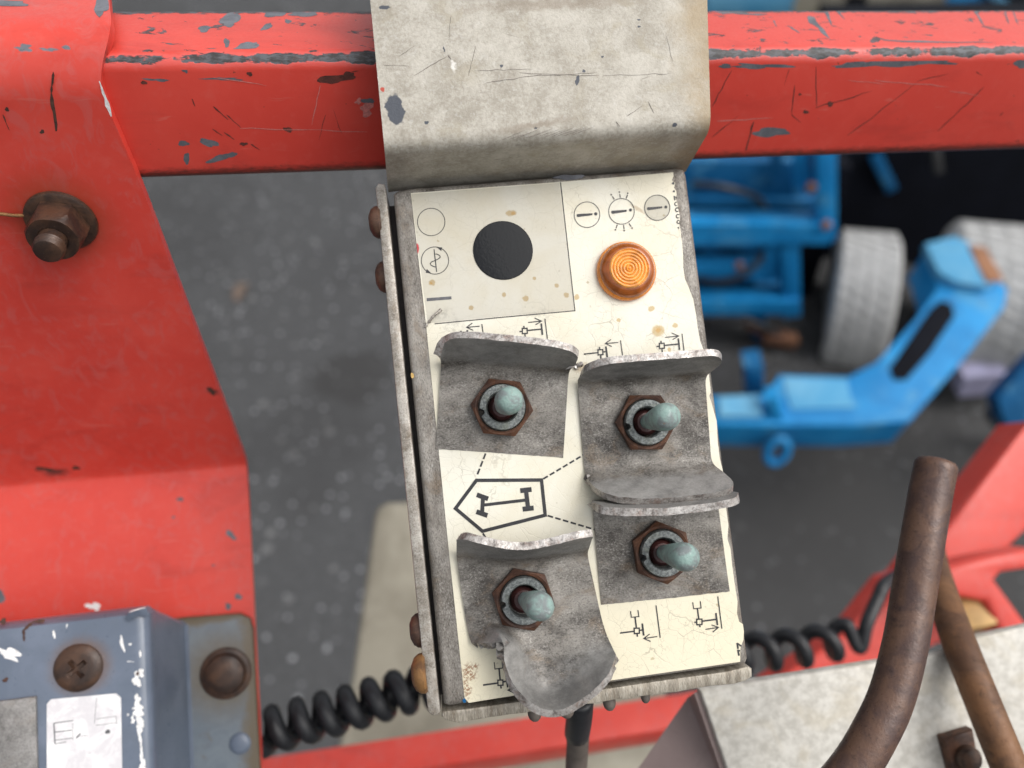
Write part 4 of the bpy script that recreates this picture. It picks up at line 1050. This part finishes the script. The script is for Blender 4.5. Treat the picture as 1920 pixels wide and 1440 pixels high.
# lower left: battered, wavy top flange and a crumpled tongue below
g4 = sheet([hp([(884, 1206, 2), (912, 1206, 6), (942, 1206, 10), (946, 1240, 10.5), (966, 1287, 12), (1005, 1323, 13), (1050, 1331, 13), (1100, 1304, 13), (1140, 1264, 12), (1155, 1228, 8)]),
            hp([(883, 1203, 1.8), (910, 1199, 4.5), (938, 1194, 9.8), (950, 1218, 9.5), (972, 1254, 8), (1005, 1286, 5.4), (1042, 1290, 5), (1085, 1270, 6.5), (1122, 1240, 7), (1147, 1211, 5)]),
            hp([(880, 1196, 1.2), (908, 1190, 3.0), (934, 1182, 7.5), (955, 1198, 7.5), (982, 1226, 5), (1012, 1248, 3.3), (1048, 1242, 3.6), (1085, 1226, 4), (1115, 1205, 3.5), (1137, 1190, 2)]),
            hp([(874, 1168, .8), (900, 1170, 1), (925, 1172, 1.6), (950, 1180, 2), (980, 1190, 2), (1010, 1196, 1.7), (1040, 1192, 1.5), (1070, 1182, 1.2), (1100, 1170, 1), (1128, 1160, .8)]),
            hp([(856, 1046, 1.5), (883, 1050, 1.5), (910, 1053, 1.5), (938, 1056, 1.5), (965, 1055, 1.5), (992, 1052, 1.5), (1019, 1048, 1.5), (1047, 1044, 1.5), (1074, 1041, 1.5), (1101, 1038, 1.5)]),
            hp([(856, 1012, 10), (868, 1011, 12.5), (892, 1017, 13.5), (925, 1025, 14), (955, 1030, 14), (985, 1031, 14), (1015, 1027, 14), (1050, 1019, 14), (1085, 1010, 14), (1112, 1006, 13)])], T_, m=64, r=.0022, sub=5, side=-1, name='guard', jit=.00003, keyed=True)
G4 = obj('switch_guard', g4, [m_guard, m_edge], box); G4['label'] = 'battered guard plate with a crumpled tongue bent out below its switch'

# ---- toggle switches
def make_toggle(px, py, rot, lean=(0, 0), label=None, parent=box, tipw=1.0):
    q = pan(px, py, .003)
    col_ = obj('toggle_switch', toggle_collar, m_zinc, parent)
    col_.location = (q.x, q.y, .0017); col_.rotation_euler = (0, 0, R(rot))
    nn = obj('nut', toggle_nut, m_nut, col_); nn.rotation_euler = (0, 0, R(NUTROT.pop(0) - rot))
    pv = obj('pivot_ball', toggle_ball, m_boot, col_)
    lv = obj('lever', toggle_lever, m_toggle, col_)
    lv.rotation_euler = (R(lean[0]), R(lean[1]), R(-rot)) 
    if label: col_['label'] = label
    return col_
def collar_mesh():
    V, F = [], []; seg = 72
    prof = [(.0062, .0), (.0062, .0034), (.0060, .0038), (.0044, .0038), (.0041, .0034), (.0040, .0002), (.0062, .0)]
    n = len(prof)
    for i in range(seg):
        a = 2 * math.pi * i / seg
        key = abs((a - math.pi + math.pi) % (2 * math.pi) - math.pi) < .14
        for (r, z) in prof:
            if key and r > .0045: r = .0050
            V.append((r * math.cos(a), r * math.sin(a), z))
    for i in range(seg):
        j = (i + 1) % seg
        for k in range(n - 1): F.append((i * n + k, j * n + k, j * n + k + 1, i * n + k + 1))
    return mesh('collar', V, F, True, 35)
toggle_collar = collar_mesh()
toggle_nut = hexnut(.0148, 0, .0024, .0065)
toggle_ball = lathe([(.0037, -.001), (.0037, .0006), (.0034, .0016), (.0026, .0024), (0, .0028)], 28)
lp_ = [(.0015, .0), (.0019, .0022), (.0020, .0030), (.0024, .0065), (.0028, .0100), (.0032, .0135), (.0035, .0165), (.00355, .0185), (.0034, .0201), (.0028, .0214), (.0016, .0221), (0, .0223)]
toggle_lever = lathe(lp_, 28, ang=60)
NUTROT = [18, 24, 2, 12]
toggle_specs = [(941, 764, 8, (-2, 2), 'toggle switch in the upper left guard, lever pale green'), (1211, 792, 6, (-2, 2), 'toggle switch in the upper right guard, lever grey-green'), (1241, 1036, 4, (-3, 3), 'toggle switch in the guard above the lower right pictograms'), (982, 1124, 2, (-4, 7), 'toggle switch above the crumpled tongue')]
for (px, py, rt, ln, lb) in toggle_specs: make_toggle(px, py, rt, ln, lb)

# cable gland and hose leaving the bottom of the box
gl0 = pan(1088, 1312, -.022)
hang = [gl0, pan(1086, 1345, -.03), pan(1082, 1375, -.04)]
obj('cable_gland', tube(catmull(hang, 8), .0040, 16), m_black, box)
hs_pts = [PAN.m @ pan(px, py, h) for px, py, h in ((1085, 1362, -.036), (1083, 1400, -.046), (1080, 1450, -.055), (1078, 1540, -.07), (1072, 1700, -.11), (1060, 1850, -.17))]
obj('hose', tube(catmull(hs_pts, 30), .0036, 14), m_hose, label='grey-brown hose hanging straight down from the black gland under the control box', cat='hose')

# ------------------------------------------------------------------ coiled cable
ax_pts = [(300, 1452, .315), (480, 1378, .318), (640, 1332, .322), (790, 1290, .328), (1000, 1262, .345), (1250, 1240, .37), (1430, 1222, .39), (1520, 1212, .40), (1590, 1196, .41)]
axw = catmull([at(*p) for p in ax_pts], 400)
acc = 0; cp = []; N = None
Lacc = [0]
for a, b in zip(axw[:-1], axw[1:]): Lacc.append(Lacc[-1] + (b - a).length)
total = Lacc[-1]; ph = 0; prevN = Vector((0, 0, 1))
STEPS = 1500
for i in range(STEPS):
    s_ = total * i / (STEPS - 1)
    k = np.searchsorted(Lacc, s_); k = min(max(k, 1), len(axw) - 1)
    u = (s_ - Lacc[k - 1]) / max(1e-9, Lacc[k] - Lacc[k - 1]); p = axw[k - 1].lerp(axw[k], u)
    t = (axw[min(k + 1, len(axw) - 1)] - axw[k - 2 if k > 1 else 0]).normalized()
    prevN = (prevN - t * prevN.dot(t)).normalized(); Bv = t.cross(prevN)
    fr_ = s_ / total; pitch = .0102 + (.0105 * max(0, (fr_ - .35) / .65))
    ph += 2 * math.pi * (total / (STEPS - 1)) / pitch
    rad = .0064 * (1.0 + .1 * max(0, (fr_ - .5) / .5))
    cp.append(p + (prevN * math.cos(ph) + Bv * math.sin(ph)) * rad)
tail = [at(1612, 1215, .41), at(1625, 1170, .41), at(1645, 1125, .415), at(1660, 1095, .42), at(1690, 1075, .44)]
cp += catmull([cp[-1]] + tail, 60)[1:]
obj('coiled_cable', tube(cp, .0037, 10), m_black, label='black coiled cable stretched behind the control box from left to right', cat='cable')

# ------------------------------------------------------------------ things behind and below
def quadprism(pxs, depths, thick, mat, name, parent=None, bev=.001, **kw):
    """a flat plate through surveyed corner points (px, py, depth), given real thickness away from the viewer"""
    W = [at(px, py, d) for (px, py), d in zip(pxs, depths)]
    fr_ = ortho(W[0], W[1] - W[0], W[2] - W[0])
    if fr_.ax[2].dot(-W[0]) < 0: fr_ = Frame(fr_.o, fr_.ax[0], -fr_.ax[1], -fr_.ax[2])
    loc = [fr_.loc(p) for p in W]
    me = prism([(l.x, l.y) for l in loc], -thick, 0, bev, 2, fr_.m)
    return obj(name, me, mat, parent, **kw)
def plane_plate(pxs, P0, nrm, thick, mat, name, parent=None, bev=.001, **kw):
    """plate outline surveyed on the plane through world point P0 with normal nrm"""
    n = Vector(nrm).normalized(); x = Vector((1, 0, 0)); x = (x - n * x.dot(n)).normalized()
    fr_ = Frame(P0, x, n.cross(x), n)
    me = prism([fr_.hit(px, py, 0)[:2] for px, py in pxs], -thick, 0, bev, 3, fr_.m)
    return obj(name, me, mat, parent, **kw)

I4 = Matrix.Identity(4)
# bottom red beam: top face up, front face towards the viewer
pb = at(900, 1350, .46)
beam_dir = (at_z(1308, 1294, pb.z) - at_z(490, 1420, pb.z)).normalized()
bt = [at_z(px, py, pb.z) for px, py in ((300, 1452), (1500, 1262), (1500, 1335), (300, 1515))]
e0, e1 = at_z(490, 1420, pb.z), at_z(1308, 1294, pb.z)
f0 = at_z(1000, 1408, pb.z); acr = (f0 - e0); acr = acr - beam_dir * acr.dot(beam_dir)
c0 = e0 - beam_dir * .35; c1 = e1 + beam_dir * .45
mid0 = (c0 + acr * .5) - Vector((0, 0, .011)); mid1 = (c1 + acr * .5) - Vector((0, 0, .011))
obj('frame_beam', beam(mid0, mid1, acr.length, .022, (0, 0, 1), .002), m_red, label='red painted steel beam under the coiled cable, crossing below the control box', cat='beam')
# beige panel behind, seen left of the box and again under the beam
bz = at(700, 1100, .62)
plane_plate([(702, 962), (712, 948), (728, 941), (1100, 925), (1700, 950), (1700, 1500), (560, 1640), (640, 1300)], bz, (0.0, -.55, .83), .03, m_beige, 'platform_panel', bev=.006, label='dirty beige platform panel behind the control box, its rounded corner showing at left', cat='panel') if False else None
plane_plate([(700, 968), (708, 950), (725, 941), (800, 938), (1000, 940), (1250, 1300), (1300, 1700), (1300, 2000), (420, 2000), (600, 1560), (655, 1290)], bz, (0.0, -.5, .86), .03, m_beige, 'platform_panel', bev=.006, label='dirty beige platform panel behind the control box, its rounded corner showing at left', cat='panel')

# speckled cover box lower right with its brown left side
cvb = root('equipment_cover', I4, 'speckled galvanised equipment cover with a brown side panel, below the control box at right', 'cover')
PC = PAN.m @ pan(1500, 1350, -.050)
nC = PAN.ax[2]
plane_plate([(1312, 1293), (1480, 1268), (1640, 1243), (1790, 1222), (1880, 1420), (1930, 1560), (1410, 1580)], PC, nC, .004, m_speckle, 'cover_top', cvb, .0012)
A0, A1 = PAN.m @ pan(1312, 1296, -.0525), PAN.m @ pan(1408, 1575, -.0525)
B0_, B1_ = PAN.m @ pan(1300, 1303, -.066), PAN.m @ pan(1120, 1560, -.075)
def slab(a, b, c, d, th, mat, name, parent):
    n = (b - a).cross(d - a).normalized(); V = [a, b, c, d] + [p - n * th for p in (a, b, c, d)]
    return obj(name, mesh(name, V, [(0, 1, 2, 3), (7, 6, 5, 4), (0, 4, 5, 1), (1, 5, 6, 2), (2, 6, 7, 3), (3, 7, 4, 0)]), mat, parent)
slab(A0, A1, B1_, B0_, .002, m_mauve, 'side_panel', cvb)
nS = (A1 - A0).cross(B0_ - A0).normalized()
if nS.dot(-A0) < 0: nS = -nS
def onS(px, py): r = ray(px, py); return r * ((A0 + nS * .0006).dot(nS) / r.dot(nS))
obj('seam', tube([onS(1300, 1328), onS(1265, 1385), onS(1218, 1455)], .0009, 8), m_slit, cvb)
# second speckled sheet further right, with the rusty bolt bracket
sh2 = root('side_sheet_metal', I4, 'second speckled sheet at the right edge, beyond the orange rusted rod', 'sheet metal')
P2 = PAN.m @ pan(1870, 1300, -.075)
plane_plate([(1822, 1197), (1935, 1172), (2000, 1500), (1925, 1500)], P2, nC, .004, m_speckle, 'sheet', sh2, .001)
bk = root('bolt_bracket', I4, 'small rusty bracket with a bolt head, bottom right corner', 'bracket')
P3 = PAN.m @ pan(1800, 1420, -.046)
plane_plate([(1770, 1385), (1826, 1368), (1850, 1500), (1800, 1500)], P3, nC, .004, m_nut, 'bracket_plate', bk, .001)
fb_ = PAN.hit(1812, 1420, -.046)
bh = obj('bolt_head', lathe([(.0042, 0), (.0042, .002), (.0034, .0032), (.0015, .0036), (0, .0036)], 20), m_boltrust, bk); bh.matrix_world = PAN.m @ Matrix.Translation(fb_)

# rusted lever in front, and the thinner-looking rod behind it
lev = [at(*p) for p in ((1755, 872, .236), (1744, 930, .234), (1727, 1030, .230), (1712, 1120, .227), (1697, 1210, .223), (1672, 1305, .219), (1640, 1375, .216), (1597, 1445, .214), (1530, 1520, .212), (1440, 1595, .216), (1350, 1660, .232), (1290, 1720, .262))]
obj('bent_lever', tube(catmull(lev, 76), .0061, 24, cap=.3), m_lever, label='brown rusted bent steel lever rising in front at right', cat='lever')
rod = [at(*p) for p in ((1738, 990, .325), (1750, 1060, .305), (1772, 1130, .285), (1804, 1220, .262), (1848, 1330, .25), (1893, 1440, .243), (1938, 1545, .238), (1985, 1650, .242), (2020, 1730, .258))]
obj('bent_rod', tube(catmull(rod, 50), .0055, 20, cap=.3), m_rod, label='orange-brown rusted rod behind the bent lever, lower right', cat='rod')

# red frame at the right: diagonal arm, looped bracket, tan block
fra = root('red_frame', I4, 'red welded frame with a diagonal arm and looped bracket at right edge', 'frame')
nF = (0.05, -.62, .78)
PF = at(1850, 1000, .50)
plane_plate([(1930, 790), (1935, 985), (1860, 1060), (1700, 1090), (1780, 985)], PF, nF, .03, m_red, 'diagonal_arm', fra, .003)
PF2 = at(1850, 1090, .44)
plane_plate([(1775, 1062), (1850, 1043), (1935, 1028), (1935, 1066), (1880, 1074), (1868, 1088), (1935, 1180), (1935, 1230), (1880, 1195), (1850, 1130), (1800, 1120), (1770, 1150), (1740, 1150)], PF2, nF, .018, m_red, 'looped_bracket', fra, .004)
PF3 = at(1600, 1170, .47)
plane_plate([(1668, 1085), (1790, 1055), (1780, 1200), (1560, 1290), (1440, 1285), (1590, 1185)], PF3, nF, .02, m_red, 'lower_arm', fra, .003)
tb = at(1835, 1155, .45)
obj('end_block', beam(tb - Vector((.016, 0, .004)), tb + Vector((.010, .004, .004)), .02, .02, (0, -.3, 1), .003), m_tan, fra)
for (px, py) in ((1640, 1140), ):
    obj('hole_plug', lathe([(.004, 0), (.004, .0008), (0, .001)], 16, Matrix.Translation(at(px, py, .464)) @ Vector(nF).to_track_quat('Z', 'Y').to_matrix().to_4x4()), m_black, fra)

# ------------------------------------------------------------------ blue machines parked beyond
mach = root('boom_lift', Matrix.Translation(at_z(1600, 800, GROUND_Z)), 'blue boom lift with pale grey tyres and outrigger arm, parked on the asphalt', 'boom lift')
mi_ = mach.matrix_world.inverted()
def adopt(o, par=mach):
    o.parent = par; o.matrix_parent_inverse = par.matrix_world.inverted(); return o
def bbeam(name, p1, p2, wpx, Y, dep, mat, par=mach, Y2=None):
    a, b = at_y(*p1, Y), at_y(*p2, Y2 or Y); k = Y / ray(*p1).y
    return adopt(obj(name, beam(a, b, dep, wpx * k / FPX, (0, 0, 1) if abs((b - a).normalized().z) < .8 else (0, 1, 0), .006), mat), par)
Ym = 2.25
bbeam('frame_rail', (1120, 425), (1556, 428), 40, Ym, .08, m_blue)
bbeam('frame_rail', (1120, 500), (1450, 500), 34, Ym + .05, .07, m_blue)
bbeam('frame_rail', (1120, 567), (1492, 567), 36, Ym, .07, m_blue)
bbeam('frame_rail', (1120, 372), (1530, 378), 20, Ym + .12, .05, m_bluedark)
bbeam('frame_post', (1546, 270), (1548, 446), 34, Ym, .06, m_blue)
bbeam('frame_post', (1502, 270), (1504, 362), 26, Ym + .05, .05, m_blue)
bbeam('frame_post', (1478, 450), (1482, 584), 42, Ym + .02, .06, m_blue)
bbeam('frame_post', (1446, 446), (1446, 520), 22, Ym + .03, .05, m_blue)
bbeam('frame_post', (1400, 440), (1404, 560), 16, Ym + .10, .05, m_bluedark)
bbeam('deck_panel', (1120, 325), (1500, 332), 74, Ym + .14, .05, m_bluedark)
bbeam('dark_backing', (1120, 470), (1520, 480), 420, Ym + .45, .25, m_navy)  # near-black backing box added so the gaps between the bars go dark
bbeam('hose_bundle', (1330, 650), (1480, 640), 26, Ym + .15, .05, m_rustbg)
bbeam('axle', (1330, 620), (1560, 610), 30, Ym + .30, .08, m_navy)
bbeam('under_shade_block', (1120, 655), (1575, 640), 130, Ym + .22, .10, m_navy)  # near-black block added in place of the shade under the frame
bbeam('frame_rail', (1120, 398), (1536, 402), 7, Ym + .03, .04, m_bluedark)
bbeam('frame_rail', (1120, 455), (1440, 458), 10, Ym + .08, .04, m_blue)
bbeam('frame_rail', (1120, 532), (1470, 534), 12, Ym + .10, .04, m_bluedark)
bbeam('frame_post', (1330, 440), (1334, 590), 14, Ym + .12, .05, m_bluedark)
bbeam('frame_post', (1455, 280), (1457, 350), 16, Ym + .08, .04, m_bluedark)
bbeam('gusset', (1508, 440), (1482, 470), 24, Ym + .01, .02, m_blue)
bbeam('rusty_link', (1432, 628), (1492, 640), 24, Ym - .02, .05, m_rustbg)
bbeam('rusty_link', (1395, 600), (1440, 628), 14, Ym + .02, .04, m_rustbg)
for (bpx, bpy_) in ((1386, 497), (1548, 420), (1520, 350)):
    c_b = at_y(bpx, bpy_, Ym - .045)
    adopt(obj('bolt_head', lathe([(.016, 0), (.016, .012), (.010, .018), (0, .018)], 8, Matrix.Translation(c_b) @ Matrix.Rotation(R(90), 4, 'X')), m_rustbg))
for hz in (((1300, 345, .05), (1360, 352, .02), (1420, 372, .05), (1440, 410, .06), (1436, 470, .02)), ((1330, 610, -.02), (1390, 600, -.04), (1440, 618, -.04), (1500, 650, .02), (1540, 690, .1)), ((1300, 520, .02), (1350, 528, -.03), (1400, 512, -.03), (1430, 480, .0))):
    adopt(obj('hydraulic_hose', tube(catmull([at_y(a, b, Ym + c) for a, b, c in hz], 24), .011, 10), m_black))
# wheels
def wheel(px, py, Y, dia, wid, yaw, tilt=0):
    c = at_y(px, py, Y); rad = dia / 2
    fr_ = Matrix.Translation(c) @ Matrix.Rotation(R(tilt), 4, 'Y') @ Matrix.Rotation(R(yaw), 4, 'Z') @ Matrix.Rotation(R(90), 4, 'Y') 
    wroot = adopt(obj('wheel', lathe([(0, -wid * .40), (rad * .50, -wid * .40), (rad * .56, -wid * .47), (rad * .60, -wid * .47), (rad * .60, wid * .47), (rad * .56, wid * .47), (rad * .5, wid * .4), (0, wid * .4)], 40, fr_), m_sidewall))
    h = wid / 2
    prof = [(rad * .58, -h * .92), (rad * .80, -h * 1.0), (rad * .93, -h * .97), (rad * .975, -h * .86), (rad * .985, -h * .4), (rad * .987, 0), (rad * .985, h * .4), (rad * .975, h * .86), (rad * .93, h * .97), (rad * .80, h), (rad * .58, h * .92)]
    ty = obj('tyre', lathe(prof, 56, fr_, ang=50), m_tyre, wroot)
    # tread: slanting lugs in rows, one joined piece
    V, F = [], []
    nl = 38
    for i in range(nl):
        for row in range(4):
            zc = (-.66 + .44 * row) * h; a0 = 2 * math.pi * (i + .5 * (row % 2)) / nl
            for (da, dz, rr) in ((-.38, -.2, .98), (.38, -.2, .98), (.38, .2, .98), (-.38, .2, .98), (-.38, -.19, 1.004), (.38, -.19, 1.004), (.38, .19, 1.004), (-.38, .19, 1.004)):
                z = zc + dz * h; a = a0 + (da + dz * 1.3) * 2 * math.pi / nl
                V.append(fr_ @ Vector((rad * rr * math.cos(a), rad * rr * math.sin(a), z)))
            o_ = len(V) - 8; F += [tuple(o_ + q for q in f_) for f_ in ((4, 5, 6, 7), (0, 1, 5, 4), (1, 2, 6, 5), (2, 3, 7, 6), (3, 0, 4, 7))]
    obj('tread', mesh('tread', V, F), m_tyre, wroot, kind='stuff')
    return wroot
wheel(1606, 568, Ym + .15, .545, .215, -15, -9)
wheel(1838, 572, Ym + .05, .585, .30, -16, -9)
# outrigger arm
ZA = -1.42
arm_px = [(1330, 742), (1438, 738), (1462, 702), (1590, 706), (1645, 678), (1715, 600), (1758, 540), (1735, 470), (1790, 456), (1890, 540), (1884, 574), (1815, 664), (1706, 790), (1600, 798), (1440, 798), (1330, 796)]
PA = at_z(1600, 740, ZA)
nA = (-.10, -.30, .95)
adopt(plane_plate(arm_px, PA, nA, .135, m_blue, 'outrigger_arm', None, .006))
arm = mach.children[-1]
def arm_plate(pxs, off, th, mat, name, par=mach):
    n = Vector(nA).normalized(); return adopt(plane_plate(pxs, PA + n * off, nA, th, mat, name, None, .003), par)
arm_plate([(1466, 706), (1588, 710), (1602, 764), (1482, 768)], .006, .006, m_bluefade, 'worn_step')
arm_plate([(1348, 742), (1425, 740), (1430, 780), (1348, 780)], .02, .02, m_bluefade, 'pad_plate')
arm_plate([(1735, 456), (1790, 442), (1830, 460), (1880, 522), (1850, 538), (1790, 528), (1760, 510)], .03, .03, m_bluefade, 'end_plate')
arm_plate([(1815, 458), (1848, 462), (1884, 524), (1850, 530)], .034, .003, m_rustbg, 'rusty_patch')
slot = [(1668, 690), (1676, 712), (1700, 712), (1745, 660), (1790, 592), (1786, 570), (1765, 562), (1745, 578)]
arm_plate(slot, .004, .003, m_navy, 'slot')
pin = obj('pin', lathe([(.02, 0), (.02, .02), (.014, .026), (0, .026)], 20, Matrix.Translation(at_z(1773, 588, ZA + .04)) @ Vector(nA).to_track_quat('Z', 'Y').to_matrix().to_4x4()), m_sidewall); adopt(pin)
# lifting eye
eye_c = at_y(1457, 846, 1.42); k_ = eye_c.length
ringp = [eye_c + Vector((math.cos(a) * .026, math.sin(a) * .008, math.sin(a) * .040)) for a in np.linspace(0, 2 * math.pi, 40)]
adopt(obj('lifting_eye', tube(ringp, .012, 12), m_blue))
bbeam('eye_plate', (1446, 735), (1462, 808), 36, 1.47, .03, m_blue)
bbeam('bracket_post', (1410, 672), (1414, 748), 52, 1.66, .05, m_bluedark)
bbeam('drop_leg', (1420, 560), (1424, 650), 24, Ym + .05, .05, m_bluedark)

m2 = root('dark_machine', Matrix.Translation(at_y(1720, 330, 3.3)), 'black machine body in deep shade behind the blue boom lift, upper right', 'machine')
def b2(name, p1, p2, wpx, Y, dep, mat): return bbeam(name, p1, p2, wpx, Y, dep, mat, m2)
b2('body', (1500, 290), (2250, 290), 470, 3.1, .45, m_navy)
b2('brace', (1640, 290), (1672, 355), 22, 2.85, .03, m_bluedark)
b2('lamp_bracket', (1752, 270), (1758, 320), 26, 2.8, .03, m_sidewall)
m3 = root('parked_machine', Matrix.Translation(at_y(1600, 0, 3.9)), 'blue and grey machine whose lower edge shows above the rail at top right', 'machine')
for nm, p1, p2, wpx, mt in (('chassis_rail', (1320, -8), (1480, -6), 44, m_bluefade), ('panel', (1470, -6), (1755, -4), 44, m_beige), ('step', (1570, -2), (1610, 0), 40, m_hose), ('chassis_rail', (1755, -6), (1850, -2), 44, m_blue), ('strut', (1850, -20), (1890, 14), 14, m_bluefade), ('chassis_rail', (1890, -6), (2000, -4), 44, m_navy)):
    bbeam(nm, p1, p2, wpx, 3.7 if nm != 'strut' else 3.6, .2, mt, m3)
m4 = root('blue_trailer', Matrix.Translation(at_z(1900, 800, GROUND_Z)), 'deep blue panel and lilac bracket of a parked machine cut off at the right edge', 'machine')
P4 = at(1900, 760, 2.2)
adopt(plane_plate([(1868, 745), (1945, 660), (2050, 640), (2050, 900), (1945, 845), (1880, 790)], P4, (-.2, -.75, .6), .08, m_bluedark, 'side_panel', None, .01), m4)
bbeam('lilac_bracket', (1795, 712), (1875, 706), 50, Ym - .25, .08, m_tag, m4)
bbeam('foot', (1856, 775), (1905, 825), 22, Ym - .45, .05, m_sidewall, m4)
